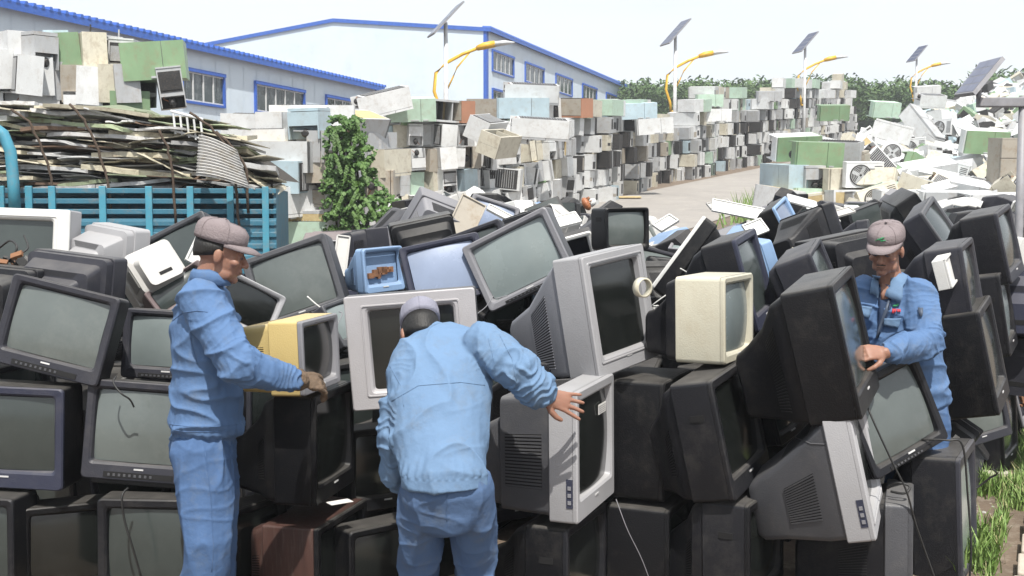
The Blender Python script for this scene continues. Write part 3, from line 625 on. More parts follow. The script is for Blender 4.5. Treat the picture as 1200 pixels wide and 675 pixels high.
zz = (w2[0][2], w2[0][3]); w2 = [(a, b, *zz, n) for (a, b, c, d, n) in w2]
w2 += [(a, b, zz[0] - 3.3, zz[1] - 2.6, n) for (a, b, c, d, n) in w2]
b2 = block('tall_workshop', P2, 0, 43, 23, 2, ze2, 'tall pale blue factory hall behind the lamps with two rows of windows', w2, 1.25)

# ---- far thicket on the rise
M['leafA'] = mat('thicket_leaf', (.065, .13, .03), .7, (.035, .075, .018), .3, 1, vary=.1)
M['leafB'] = mat('thicket_leaf_light', (.10, .17, .05), .7, (.05, .09, .02), .3, 1)
m = MB(); rr = random.Random(3)
for k in range(6500):
    px = rr.uniform(725, 1290); y = rr.uniform(104, 116); x = (px - 600) / F * y
    dark = noise.noise(Vector((px * .013, 3, 0))) + (.5 if px > 1150 else 0)
    H = 4.7 + .5 * noise.noise(Vector((px * .03, 0, 0))) + .35 * noise.noise(Vector((px * .3, 9, 0))) + (.9 if px > 1130 else 0) + (.3 if 930 < px < 1010 else 0)
    H *= rr.uniform(.75, 1.0) if rr.random() < .8 else rr.uniform(1, 1.1)
    g = ground(y); mi = 0 if rr.random() < .62 + .3 * dark else 1
    for q in range(7):
        z = g + H * (.3 + .7 * (q + rr.random()) / 7); a = rr.uniform(0, math.pi * 2); L = rr.uniform(.3, .75) * (1.25 - z / (g + H) * .4); wd = .09
        dx, dy = math.cos(a), math.sin(a); z2 = z + L * rr.uniform(-.1, .8)
        m.add([(x - dy * wd, y + dx * wd, z), (x + dy * wd, y - dx * wd, z), (x + dx * L * .6 + dy * wd, y + dy * L * .6, (z + z2) / 2 + .15), (x + dx * L, y + dy * L, z2)], [(0, 1, 2), (0, 2, 3)], mi)
tag(m.build('thicket', [M['leafA'], M['leafB']]), 'distant belt of young trees and tall crops along the rise', 'thicket', kind='stuff')
m = MB(); m.box(5, 75, 113, 119, 5, ground(113) + 3.2)
tag(m.build('thicket_interior', [M['leafA']]), 'dense dark inside of the distant tree belt', 'thicket', kind='stuff')

# ---- solar street lamps
M['pole'] = mat('white_pole', (.62, .63, .64), .4); M['ochre'] = mat('yellow_arm', (.72, .42, .04), .4); M['solar'] = mat('solar_cells', (.05, .06, .11), .15, (.03, .04, .09), 5, 1); M['steel'] = mat('grey_steel', (.27, .27, .29), .5, dirt=(.3, .25, .2), dirtamt=.3)
def lamp(px, ylamp, ytop, d, label):
    base = W(px, 200, d); base.z = ground(d)
    zl = W(px, ylamp, d).z - base.z; zt = W(px, ytop, d).z - base.z
    k = 1.0
    root = empty('solar_street_lamp', T(base), label, 'street lamp', 'solar street lamps along the road')
    m = MB(); m.tube([(0, 0, 0), (0, 0, zt - .1)], [.11, .07], 12); m.build('pole', M['pole'], root, True)
    m = MB()
    m.tube([(-.18, 0, zl - 2.6), (-.22, 0, zl - 2.2), (-.42, 0, zl - 1.6), (-.36, 0, zl - .95), (0, 0, zl - .6), (.6, 0, zl - .28), (1.2, 0, zl - .05)], .06, 8)
    m.tube([(.06, 0, zl - 1.5), (.25, 0, zl - 1.1), (.4, 0, zl - .75), (.85, 0, zl - .22)], .03, 6)
    m.tube([(-.2, 0, zl - 2.6), (0, 0, zl - 2.62)], .05, 6); m.build('arm', M['ochre'], root, True)
    m = MB(); m.tube([(1.1, 0, zl - .08), (1.35, 0, zl), (1.75, 0, zl + .08)], [(.09, .1), (.13, .16), (.12, .15)], 10, side=(0, 0, 1)); lh = m.build('lamp_head', M['ochre'], root, True)
    m = MB(); m.tube([(1.7, 0, zl + .06), (2.1, 0, zl + .12), (2.45, 0, zl + .12)], [(.10, .15), (.09, .14), (.03, .06)], 10, side=(0, 0, 1)); m.build('lamp_cover', M['pole'], lh, True)
    Tp = T((0, 0, zt)) @ Rm(18, 'Z') @ Rm(-47, 'Y')
    m = MB(); m.box(-.8, .8, -.5, .5, -.03, .03, 0, Tp); pn = m.build('solar_panel', M['steel'], root)
    m = MB()
    for i in range(4): m.box(-.76 + i * .39, -.41 + i * .39, -.46, .46, .032, .036, 0, Tp)
    m.build('solar_cells', M['solar'], pn)
lamp(523, 54, 23, 40, 'nearest solar street lamp in front of the tall factory hall')
lamp(790, 64, 38, 52, 'second solar street lamp beyond the right end of the tall hall')
lamp(941, 69, 50, 64, 'third solar street lamp rising above the roadside fridge wall')
lamp(1071, 76, 63, 82, 'farthest and smallest solar street lamp above the white appliance heap')
# near solar panel on a grey bracket
d = 12.0; s = F / d
root = empty('solar_post', T((W(1193, 300, d).x, d, ground(d))), 'grey steel post at the right edge holding a tilted solar panel', 'post')
o0 = Vector((W(1193, 300, d).x, d, ground(d)))
def L_(px, py, dd=0): p = W(px, py, d + dd); return p - o0
m = MB(); m.tube([Vector((0, 0, 0)), Vector((0, 0, L_(1193, 112).z))], .042, 14); m.build('post', M['steel'], root, True)
m = MB(); p1, p2 = L_(1146, 120), L_(1215, 122); m.box(p1.x, p2.x + .3, -.06, .06, p1.z - .05, p1.z + .05); m.tube([L_(1147, 122), L_(1147, 104)], .03, 8); m.build('bracket', M['steel'], root, bevel=.01)
a, b, c, e = L_(1118, 111, .25), L_(1140, 108, -.3), L_(1175, 66, -.05), L_(1148, 73, .55)
nn = (b - a).cross(e - a).normalized(); 
if nn.z < 0: nn = -nn
m = MB(); m.add([a, b, c, e, a - nn * .045, b - nn * .045, c - nn * .045, e - nn * .045], [(0, 1, 2, 3), (7, 6, 5, 4), (0, 4, 5, 1), (1, 5, 6, 2), (2, 6, 7, 3), (3, 7, 4, 0)]); pn = m.build('solar_panel', M['steel'], root)
m = MB()
def bl(s_, t_): return (a * (1 - s_) + b * s_) * (1 - t_) + (e * (1 - s_) + c * s_) * t_
for sgn in (1, -1):
    for i in range(4):
        for j in range(2): 
            q = [bl(.05 + j * .46, .04 + i * .24), bl(.49 + j * .46, .04 + i * .24), bl(.49 + j * .46, .25 + i * .24), bl(.05 + j * .46, .25 + i * .24)]
            off = nn * (.003 if sgn > 0 else -.048); m.quad(*[p + off for p in q])
M['cell2'] = mat('pale_solar_cells', (.13, .14, .20), .3, (.10, .11, .17), 6, 1)
m.build('solar_cells', M['cell2'], pn)

# ------------------------------------------------------------------ appliances
def fridge_mesh(name, body, door, w_=.55, dp=.56, h=1.3, opened=False, split=.34, back='fdark'):
    """standing: door towards -Y, origin in the middle of the base"""
    m = MB(); th = .05; y0 = -dp / 2; x = w_ / 2
    if not opened:
        m.box(-x, x, y0 + th + .012, dp / 2 - .03, .16, h - .012, 0)
        m.box(-x + .01, x - .01, y0 + th, y0 + th + .014, .17, h - .02, 3)
        m.box(-x, x, y0 + th + .012, dp / 2 - .26, 0.0, .16, 0)                 # plinth; the compressor bay is open at the back
        m.box(-x, -x + .02, dp / 2 - .26, dp / 2 - .03, 0, .16, 0); m.box(x - .02, x, dp / 2 - .26, dp / 2 - .03, 0, .16, 0)
        zs = h * (1 - split)
        m.box(-x, x, y0, y0 + th, .03, zs - .006, 1); m.box(-x, x, y0, y0 + th, zs + .006, h - .008, 1)
        m.box(-x - .003, x + .003, y0 - .003, dp / 2 - .02, h - .012, h + .01, 1)   # top plate
        m.box(x - .05, x - .02, y0 - .025, y0, zs - .25, zs - .05, 3); m.box(x - .05, x - .02, y0 - .025, y0, zs + .05, zs + .18, 3)
    else:
        t2 = .05
        m.box(-x, -x + t2, y0 + .02, dp / 2, 0, h, 0); m.box(x - t2, x, y0 + .02, dp / 2, 0, h, 0); m.box(-x, x, y0 + .02, dp / 2, h - t2, h, 0); m.box(-x, x, y0 + .02, dp / 2, 0, t2, 0)
        m.box(-x + t2, x - t2, dp / 2 - .04, dp / 2 - .002, t2, h - t2, 4); m.box(-x + t2, x - t2, y0 + .04, dp / 2 - .04, h * .62, h * .62 + .03, 0)
        for k in range(3): m.box(-x + t2, x - t2, y0 + .1, dp / 2 - .05, h * (.15 + .15 * k), h * (.15 + .15 * k) + .008, 3)
    # back: condenser
    m.box(-x + .03, x - .03, dp / 2 - .03, dp / 2 - .022, .22, h - .06, 2)
    for k in range(16): z = .25 + k * (h - .36) / 16; m.box(-x + .05, x - .05, dp / 2 - .022, dp / 2 - .012, z, z + .012, 3)
    m.box(-x + .02, x - .02, dp / 2 - .26, dp / 2 - .255, .0, .155, 2)
    m.ell((.02, dp / 2 - .13, .075), (.09, .08, .075), n=10, m=6, mi=2); m.tube([(.1, dp / 2 - .12, .1), (.2, dp / 2 - .06, .13), (.2, dp / 2 - .03, .3)], .008, 5, 5)
    return m.mesh(name, [M[body], M[door], M['fdark'], M['fdark'] if body in ('fdirty', 'fgrey') else M['fgrey'], M['foam'], M['copper']])
def washer_mesh(name, body):
    m = MB(); m.box(-.3, .3, -.27, .27, .02, .83, 0); m.box(-.302, .302, -.275, .272, .83, .86, 0); m.box(-.28, .28, -.276, -.268, .70, .81, 2)
    m.box(.05, .26, -.28, -.275, .72, .79, 1)
    for k in range(24):
        pass
    ring = lambda r, y: [Vector((r * math.cos(2 * math.pi * k / 24), y, .38 + r * math.sin(2 * math.pi * k / 24))) for k in range(24)]
    m.loft([ring(.20, -.269), ring(.20, -.29), ring(.165, -.295), ring(.15, -.275)], False, False, 2); m.loft([ring(.15, -.275), ring(.09, -.30)], False, True, 1)
    for sx in (-1, 1):
        for sy in (-1, 1): m.box(sx * .25 - .03, sx * .25 + .03, sy * .22 - .03, sy * .22 + .03, 0, .02, 1)
    return m.mesh(name, [M[body], M['fdark'], M['fgrey']])
def ac_mesh(name, body):
    m = MB(); m.box(-.39, .39, -.14, .14, .02, .55, 0); m.box(-.395, .395, -.145, .145, .535, .56, 0)
    ring = lambda r, y: [Vector((-.09 + r * math.cos(2 * math.pi * k / 20), y, .28 + r * math.sin(2 * math.pi * k / 20))) for k in range(20)]
    m.loft([ring(.225, -.14), ring(.225, -.16), ring(.20, -.16), ring(.20, -.143)], False, True, 1)
    for k in range(6):
        r = .03 + .032 * k; m.loft([ring(r, -.152), ring(r, -.158), ring(r + .006, -.158), ring(r + .006, -.152)], False, False, 0)
    for k in range(4):
        a = k * math.pi / 2 + .4; q = T((-.09, -.147, .28)) @ Matrix.Rotation(a, 4, 'Y'); m.box(-.035, .035, -.002, .002, .03, .19, 2, q)
    for k in range(10): m.box(.2, .36, -.144, -.139, .1 + k * .04, .115 + k * .04, 1)
    for s_ in (-.25, .25): m.box(s_ - .03, s_ + .03, -.16, .16, 0, .02, 1)
    return m.mesh(name, [M[body], M['fdark'], M['fgrey']])
FR = []
for nm, b, dr, op, h, sp in (('white', 'fwhite', 'fwhite', 0, 1.3, .34), ('cream', 'fcream', 'fcream', 0, 1.2, .3), ('green-doored', 'fwhite', 'fgreen', 0, 1.25, .34), ('mint green', 'fmint', 'fmint', 0, 1.2, .3), ('pale blue', 'fblue', 'fblue', 0, 1.4, .34),
                      ('grey', 'fgrey', 'fgrey', 0, 1.3, .3), ('dirty', 'fdirty', 'fdirty', 0, 1.2, .3), ('white', 'fwhite', 'fgrey', 0, 1.5, .4), ('gutted white', 'fwhite', 'fwhite', 1, 1.25, .3), ('gutted grey', 'fgrey', 'fgrey', 1, 1.3, .3),
                      ('brick red', 'fdirty', 'forange', 0, 1.2, .3), ('green', 'fgreen', 'fgreen', 0, 1.25, .34), ('dark red', 'fgrey', 'fred', 0, 1.2, .3), ('gutted cream', 'fcream', 'fcream', 1, 1.2, .3), ('small grey', 'fgrey', 'fgrey', 0, .58, .01), ('small white', 'fwhite', 'fwhite', 0, .58, .01)):
    FR.append((nm, fridge_mesh('refrigerator', b, dr, opened=bool(op), h=h, split=sp), h))
FW = [42, 10, 4, 4, 5, 8, 6, 14, 14, 10, 2, 2.5, .8, 6, 0, 0]
rg = random.Random(11)
NF = [0]
def orient(kind, h):
    q = {'top': Rm(90, 'X'), 'bottom': Rm(-90, 'X'), 'across': Rm(90, 'Y'), 'stand': Matrix.Identity(4)}[kind]
    return q
def put(me, nm, Mx, label, cat, group):
    o = bpy.data.objects.new(nm, me); COL.objects.link(o); o.matrix_world = Mx; return tag(o, label, cat, group)
def place_fridge(c, yaw, kind, spin, label, group, pick=None, tilt=(0, 0), sx=1):
    nm, me, h = FR[pick] if pick is not None else rg.choices(FR, FW)[0]
    Mx = T(c) @ Rm(tilt[0], 'X') @ Rm(tilt[1], 'Y') @ Rm(yaw, 'Z') @ Matrix.Diagonal((sx, 1, 1, 1)) @ (Rm(spin, 'Y') if kind in ('top', 'bottom') else Matrix.Identity(4)) @ orient(kind, h) @ (Rm(spin, 'Z') if kind in ('across', 'stand') else Matrix.Identity(4)) @ T((0, 0, -h / 2))
    NF[0] += 1
    return put(me, 'refrigerator', Mx, label.replace('@', nm), 'refrigerator', group)
# wall of fridges along the left of the road
path = [(W(437, 0, 27).x, 27), (W(600, 0, 28.5).x, 28.5), (W(684, 0, 35).x, 35), (W(780, 0, 45).x, 45), (W(872, 0, 55).x, 55), (W(960, 0, 68).x, 68), (W(1004, 0, 80).x, 80)]
segs = []
for (xa, ya), (xb, yb) in zip(path, path[1:]): segs.append((Vector((xa, ya, 0)), Vector((xb, yb, 0))))
CN = ['one', 'two', 'three', 'four', 'five', 'six', 'seven', 'eight', 'nine']
col = 0; stuffm = MB()
for si, (A, B) in enumerate(segs):
    L = (B - A).length; dv = (B - A) / L; n_ = Vector((dv.y, -dv.x, 0)); yaw = math.degrees(math.atan2(n_.x, -n_.y))
    s_ = 0; gl_ = 0
    while s_ < L:
        if gl_ <= 0: gl_ = rg.randint(3, 8); gt = rg.choices([-2, -1, 0, 1], [1.5, 4, 6, .3])[0]; go = rg.uniform(-.45, .25); ga = rg.gauss(0, 2.2); gy = rg.gauss(0, 6)
        gl_ -= 1
        wd = rg.uniform(.34, .5) if A.y < 34 else rg.uniform(.25, .44); P = A + dv * (s_ + wd / 2); g = ground(P.y)
        ntier = 6 if P.y < 50 else 7
        ntier += gt - (1 if 29 < P.y < 46 and gt >= 0 else 0)
        if rg.random() < .2: ntier -= 1
        if si == 1 and .3 < s_ / L < .5: ntier += 1
        bulge = rg.uniform(-.12, .12) + go; z = g
        for t in range(ntier):
            hh = .575
            c = P + n_ * (bulge + rg.uniform(-.17, .17)) - n_ * .6 + up * (z + hh / 2); z += hh
            messy = 5 if P.y < 40 else 2
            if P.y < 33.5:
                kind = rg.choices(['top', 'bottom', 'across'], [5, 6, .5])[0]
                if t == ntier - 1 and rg.random() < .4: kind = 'across'
                pk_ = None
                if rg.random() < .24 and t < ntier - 1: kind = 'stand'; pk_ = rg.choice([14, 15, 15])
                yj = rg.gauss(0, messy * 1.8) + gy
                if si == 0: yj += rg.uniform(5, 25)
                place_fridge(c + (n_ * .36 if pk_ else n_ * 0), yaw + yj, kind, 180 if pk_ else rg.choice([0, 90, 180, 270]), '@ refrigerator in tier %s of the roadside wall, column %d' % (CN[t], col + 1),
                             'refrigerators stacked in the wall along the road', tilt=(5 + rg.gauss(0, 1.5), ga + rg.gauss(0, messy * .8)), sx=1 if kind == 'across' else wd / .56 * 1.02, pick=pk_)
                stuffm.box(-wd * .5, wd * .5, .9, 1.9, -.29, .29, rg.choice([1, 3, 8, 8]), T(c) @ Rm(5, 'X') @ Rm(yaw, 'Z'))
            else:
                Tm = T(c + n_ * .0) @ Rm(5, 'X') @ Rm(yaw + gy + rg.gauss(0, 4), 'Z') @ Rm(ga + rg.gauss(0, 2), 'Y')
                if rg.random() < .05: continue
                mi = rg.choices(range(9), [42, 14, 8, 4, 2.5, 2, 2.5, 10, 20])[0]
                ww = wd * .47; k2 = rg.random(); dl = rg.uniform(-.14, .14); hv = rg.uniform(.22, .285)
                stuffm.box(-ww, ww, -.62 + dl, .6, -.28, hv, mi, Tm)
                if t == ntier - 1 and rg.random() < .3: stuffm.box(-ww - .35, ww + .3, -.75 + dl, -.1, .29, .82, rg.choice([0, 0, 0, 2, 5]), Tm)
                if k2 < .6: stuffm.box(-ww * rg.uniform(.3, .85), ww * rg.uniform(.3, .85), -.624 + dl, -.60 + dl, -rg.uniform(.05, .25), rg.uniform(-.02, .2), rg.choice([8, 8, 8, 3]), Tm)
                elif k2 < .75: xx = rg.uniform(-ww * .6, ww * .6); stuffm.box(xx - .02, xx + .02, -.623 + dl, -.60 + dl, -.28, hv - .004, 7, Tm)
        s_ += wd; col += 1
tag(stuffm.build('stacked_appliances', [M[k] for k in ('fwhite', 'fgrey', 'fcream', 'fdirty', 'fblue', 'fmint', 'fgreen', 'fgrey', 'fdark')]), 'far part of the roadside wall of hundreds of stacked refrigerators', 'appliances', kind='stuff')
print('wall fridges', NF[0])
# big fridges lying on top of the wall
def big(px, py, d, yaw, kind, spin, pick, lab, tilt=(6, 0)): place_fridge(W(px, py, d), yaw, kind, spin, lab, 'refrigerators lying loose on the walls', pick, tilt)
big(622, 109, 31, 6, 'across', 90, 7, '@ refrigerator lying highest on the roadside wall before the factory windows', (12, 3))
big(612, 127, 30.5, 5, 'across', 0, 4, '@ refrigerator with two doors lying under the highest one', (4, 0))
big(668, 126, 32, 50, 'top', 0, 10, '@ refrigerator end beside the two-door one high on the wall')
big(480, 128, 27.3, 12, 'across', 0, 3, '@ long refrigerator lying on the near end of the roadside wall', (12, 0))
big(447, 120, 26.5, 25, 'across', 90, 0, '@ refrigerator tipped on the wall above the ivy', (14, -10))
big(570, 150, 27.5, -20, 'top', 15, 0, '@ refrigerator lying slanted with its top lit, left of the factory corner', (9, 7))
big(585, 168, 26.8, -25, 'bottom', 10, 13, '@ refrigerator slanting down below the lit one', (9, 8))
big(632, 150, 29, 5, 'across', 90, 7, '@ refrigerator lying below the two-door one', (10, 4))
big(745, 130, 40, 15, 'across', 0, 4, '@ refrigerator lying on the wall in the middle, door up', (8, -2))
big(765, 148, 39, 12, 'across', 0, 0, '@ refrigerator jutting from the wall in the middle', (4, -4))
big(830, 118, 50, 8, 'across', 0, 3, '@ refrigerator lying on the wall below the tree belt', (5, 0))
big(838, 135, 49, 8, 'across', 0, 0, '@ refrigerator jutting out under the mint one', (5, 0))
big(900, 113, 58, 8, 'across', 0, 5, '@ refrigerator on the far part of the wall', (8, 0))
# near-left white stack between truck and ivy
g0 = 'white refrigerators stacked between the truck and the ivy'
NL = [(303, 150, 20.5, 8, 'across', 90, 0, 'topmost @ refrigerator of the stack left of the ivy'), (338, 150, 20.3, -22, 'top', 0, 8, '@ refrigerator with open mouth at the top of the ivy stack'),
      (366, 140, 20.2, 10, 'across', 90, 7, '@ refrigerator lying right across the top of the ivy stack'), (370, 146, 20.0, -8, 'bottom', 0, 4, '@ refrigerator end in the upper right of the ivy stack'),
      (312, 168, 20, -28, 'across', 90, 0, '@ long refrigerator pointing at the camera in the ivy stack'), (330, 184, 19.6, -10, 'across', 90, 8, '@ refrigerator lying under the long one of the ivy stack'),
      (372, 171, 20, -5, 'bottom', 90, 5, '@ refrigerator end touching the ivy at half height'), (375, 194, 20, 10, 'top', 0, 6, '@ refrigerator end low beside the ivy'),
      (352, 206, 19.8, -12, 'top', 90, 4, '@ refrigerator end under the round fan guard'), (283, 180, 20.8, 5, 'across', 90, 0, '@ refrigerator rising just behind the truck load'),
      (345, 234, 19.6, -30, 'top', 0, 0, '@ refrigerator with a bright side right of the truck tailgate'), (378, 222, 20.2, 5, 'bottom', 180, 6, '@ refrigerator end behind the small white box'),
      (350, 264, 19.7, -10, 'across', 180, 9, '@ refrigerator lying low right of the tailgate'), (404, 245, 19.5, -6, 'stand', 0, 0, '@ small refrigerator standing in front of the ivy foot'),
      (372, 275, 19.6, -4, 'across', 90, 3, '@ refrigerator at the foot of the ivy stack'), (300, 210, 21, 0, 'top', 90, 5, '@ refrigerator hidden low behind the tailgate'), (300, 245, 21, 0, 'across', 90, 0, '@ refrigerator lying at the ground behind the tailgate'),
      (420, 150, 21.5, -24, 'top', 20, 9, '@ refrigerator end right of the ivy top'), (434, 172, 22, -18, 'bottom', 90, 5, '@ refrigerator end right of the ivy at mid height'), (452, 190, 22, -20, 'top', 0, 1, '@ refrigerator pair right of the ivy, lower'),
      (448, 215, 22, 0, 'bottom', 90, 6, '@ refrigerator end right of the ivy near its foot'), (410, 180, 22, 0, 'across', 90, 5, '@ refrigerator wholly wrapped by the ivy'), (405, 215, 22, 0, 'across', 90, 5, '@ refrigerator low inside the ivy')]
for (px, py, d, yw, k, sp, pk, lab) in NL: place_fridge(W(px, py, d), yw, k, sp, lab, g0, pk, (4, rg.gauss(0, 1)))
# upper left stack behind the truck load
g1 = 'refrigerators stacked high behind the truck load'
UL = [(5, 62, 16.8, 30, 'top', 90, 0, '@ refrigerator at the upper left corner with a dark grille beside it'), (32, 62, 16.6, 28, 'bottom', 0, 5, '@ refrigerator second in the upper row at the upper left'), (55, 64, 17, 18, 'top', 270, 4, '@ refrigerator third in the upper row at the upper left'),
      (78, 66, 17, 20, 'top', 270, 11, '@ refrigerator fourth in the upper row, narrow green door'), (102, 64, 17, 25, 'top', 90, 1, '@ refrigerator fifth in the upper row beside the green one'), (123, 66, 17, 30, 'stand', 180, 14, '@ refrigerator with a brownish window-like back in the upper row'),
      (146, 70, 17, 10, 'stand', 170, 15, '@ refrigerator back with dark condenser in the upper row'), (181, 73, 16.6, 6, 'across', 0, 11, '@ refrigerator lying on its side at the right end of the upper row'),
      (6, 85, 16.8, 25, 'top', 90, 0, '@ refrigerator first in the lower row at the upper left'), (28, 88, 16.4, 20, 'top', 270, 0, '@ refrigerator second in the lower row, slanted'), (50, 92, 16.8, 15, 'top', 0, 0, '@ refrigerator third in the lower row, rust at its corner'),
      (70, 97, 17, 20, 'top', 90, 5, '@ refrigerator fourth in the lower row'), (86, 100, 17, 15, 'top', 0, 6, '@ refrigerator fifth in the lower row with a dirty door'), (108, 102, 17, 15, 'top', 90, 0, '@ refrigerator sixth in the lower row'),
      (127, 100, 17, 12, 'top', 90, 1, '@ refrigerator seventh in the lower row'), (146, 102, 17, 10, 'top', 90, 7, '@ refrigerator eighth in the lower row'), (166, 103, 17, 10, 'stand', 190, 14, '@ refrigerator ninth in the lower row with dark openings'),
      (200, 104, 16.6, 8, 'stand', 184, 14, '@ refrigerator with a black back at the right end of the lower row')]
for (px, py, d, yw, k, sp, pk, lab) in UL: place_fridge(W(px, py, d), yw + rg.gauss(6, 7), k, sp, lab, g1, pk, (3, rg.gauss(0, 3.5)), sx=.72 if k == 'across' else .64)
for tier in range(4):
    for k in range(4):
        px = 10 + k * 48; py = 132 + tier * 42
        place_fridge(W(px, py, 17), rg.gauss(8, 5), 'top' if k % 2 else 'bottom', 90 * rg.randint(0, 3), '@ refrigerator low in the stack behind the truck, tier %s column %s' % (CN[tier], CN[k]), g1, None, (2, 0))

# right-hand stack and heap
g2 = 'appliances in the heap right of the road'
WM = [('white', washer_mesh('washing_machine', 'fwhite')), ('cream', washer_mesh('washing_machine', 'fcream')), ('grey', washer_mesh('washing_machine', 'fgrey'))]
AC = [('white', ac_mesh('air_conditioner', 'fwhite')), ('cream', ac_mesh('air_conditioner', 'fcream')), ('grey', ac_mesh('air_conditioner', 'fgrey'))]
RS = [(930, 172, 25.5, 12, 'across', 0, 2, 'green and white refrigerator lying on the near block right of the road', (14, 0)), (955, 181, 24.6, 8, 'across', 0, 11, '@ refrigerator lying with its flat side to the camera in the near block', (6, 2)),
      (975, 178, 25.4, 62, 'top', 0, 5, '@ refrigerator end at the right of the near block', (8, 0)), (985, 190, 25.6, 58, 'bottom', 0, 6, '@ dull refrigerator end low right in the near block', (8, 0)),
      (918, 207, 24.8, 14, 'top', 90, 4, '@ square refrigerator end in the middle of the near block', (4, 0)), (941, 208, 24.7, 10, 'bottom', 0, 5, '@ refrigerator end with a dark window in the near block', (4, 0)), (965, 210, 25, 30, 'bottom', 90, 6, '@ refrigerator end under the green one', (4, 0)),
      (912, 235, 24.2, 20, 'top', 0, 8, '@ open carcass at the foot of the near block', (4, 8)), (935, 243, 24, 0, 'across', 180, 13, '@ open carcass lying in front of the near block', (4, -8)), (955, 236, 24.2, 5, 'across', 0, 3, '@ flat panel-like refrigerator at the foot of the near block', (0, 2)),
      (990, 212, 24, 14, 'across', 0, 1, '@ square box refrigerator right of the near block', (4, 0)), (1000, 238, 23.5, 5, 'across', 180, 8, '@ refrigerator frame lying open before the heap', (0, 0)), (1025, 240, 23, 2, 'across', 180, 9, '@ open refrigerator body at the front of the heap', (0, 0)),
      (1060, 240, 21, 0, 'across', 180, 8, '@ long refrigerator body with a black inside and a blue box in it', (4, 0)), (990, 190, 26, 62, 'across', 0, 11, '@ refrigerator slanting down behind the near block', (30, 40)),
      (975, 132, 40, 4, 'across', 0, 11, '@ long refrigerator lying high on the heap', (10, 0)), (1045, 155, 33, -18, 'across', 270, 0, '@ very long refrigerator slanting down the middle of the heap', (10, 14)), (1080, 150, 34, 20, 'stand', 10, 7, '@ refrigerator with a bright door tilted on the heap', (-40, -20)),
      (1120, 242, 20, -4, 'across', 0, 7, '@ refrigerator with a bright flat side low at the right', (6, 0)), (1165, 245, 19.5, 3, 'across', 0, 0, '@ refrigerator lying low by the solar post', (6, 0)), (1178, 200, 21, 4, 'stand', 0, 6, '@ refrigerator standing behind the solar post', (4, 0)),
      (1150, 165, 27, 4, 'across', 0, 2, '@ refrigerator lying at the right of the heap', (14, 3)), (1085, 205, 24, 10, 'across', 0, 0, '@ refrigerator bright in the centre of the heap', (22, -6)), (1040, 215, 24, -12, 'across', 90, 7, '@ refrigerator lying behind the fan', (22, 4)),
      (1035, 128, 40, 10, 'across', 0, 3, '@ refrigerator on the ridge of the heap', (12, 4)), (1090, 118, 46, 6, 'across', 90, 0, '@ refrigerator on the far ridge right of the last lamp', (14, 3)), (1085, 108, 50, 4, 'across', 0, 0, '@ refrigerator topmost on the far ridge', (10, -3))]
for (px, py, d, yw, k, sp, pk, lab, tl) in RS: place_fridge(W(px, py, d), yw, k, sp, lab, g2, pk, tl, sx=.86)
put(AC[0][1], 'air_conditioner', T(W(1011, 205, 23.5)) @ Rm(5, 'X') @ T((0, 0, -.28)), 'white air conditioner unit with a round fan beside the near block', 'air conditioner', g2)
def hh(y): return 1.0 + .052 * max(0, y - 16)
y = 19.5; row = 0; far = MB(); cnt = [0, 0, 0]
while y < 92:
    xl = max(road_left(y) + 6.6, (885 - 600) / F * y if y < 30 else -99) + (1.2 if 27 < y else 0); x = xl + rg.uniform(0, .5); i = 0
    while x < .475 * y + 1:
        edge = min(1, (x - xl + .4) / 2.2)
        c = Vector((x, y + rg.uniform(-.4, .4), ground(y) + hh(y) * edge + rg.uniform(-.25, .2) + .25 * math.sin(x * 1.3 + y * .7)))
        px = 600 + F * c.x / c.y
        if y < 27 and px < 1010: x += .8; continue
        k = rg.random(); lab = 'in the right-hand heap, %s in row %d' % (ordn(i), row + 1)
        rot = Rm(rg.gauss(12, 22), 'X') @ Rm(rg.gauss(0, 22), 'Y') @ Rm(rg.uniform(-60, 60), 'Z')
        if y < 40:
            if k < (.5 if y < 34 else .2):
                nm, me, h = rg.choices(FR, [26, 12, 6, 6, 7, 13, 5, 12, 9, 5, 0, 5, 0, 5, 0, 4])[0]
                o = put(me, 'refrigerator', T(c) @ rot @ Rm(rg.choice([90, -90, 90]), rg.choice('XY')) @ Matrix.Scale(rg.uniform(.55, .9), 4) @ T((0, 0, -h / 2)), '%s refrigerator %s' % (nm, lab), 'refrigerator', g2); cnt[0] += 1
            elif k < .70:
                nm, me = rg.choices(WM, [6, 3, 1])[0]; put(me, 'washing_machine', T(c) @ rot @ Rm(rg.choice([0, 0, -60, 70]), 'X') @ Matrix.Scale(rg.uniform(.7, .9), 4) @ T((0, 0, -.43)), '%s washing machine %s' % (nm, lab), 'washing machine', g2); cnt[1] += 1
            else:
                nm, me = rg.choices(AC, [6, 3, 1])[0]; put(me, 'air_conditioner', T(c) @ rot @ Rm(rg.choice([0, 0, -70, 60]), 'X') @ T((0, 0, -.28)), '%s air conditioner unit %s' % (nm, lab), 'air conditioner', g2); cnt[2] += 1
        else:
            a, b, cc = rg.uniform(.14, .32), rg.uniform(.16, .3), rg.uniform(.2, .6); mi = rg.choices(range(7), [14, 8, 5, 4, 5, 4, 7])[0]
            far.box(-cc, cc, -b, b, -a, a, mi, T(c) @ rot); far.box(-cc * .8, cc * .5, -b - .01, -b + .02, -a * .8, a * .6, rg.choice([5, 0, 0]), T(c) @ rot)
        i += 1; x += rg.uniform(.5, .8) * (1 if y < 38 else 1.1)
    y *= 1.033; row += 1
tag(far.build('heaped_appliances', [M[k] for k in ('fwhite', 'fcream', 'fblue', 'fgreen', 'fmint', 'fdark', 'fgrey')]), 'far part of the white appliance heap on the rise', 'appliances', kind='stuff')
print('heap', cnt, 'fridges', NF[0])
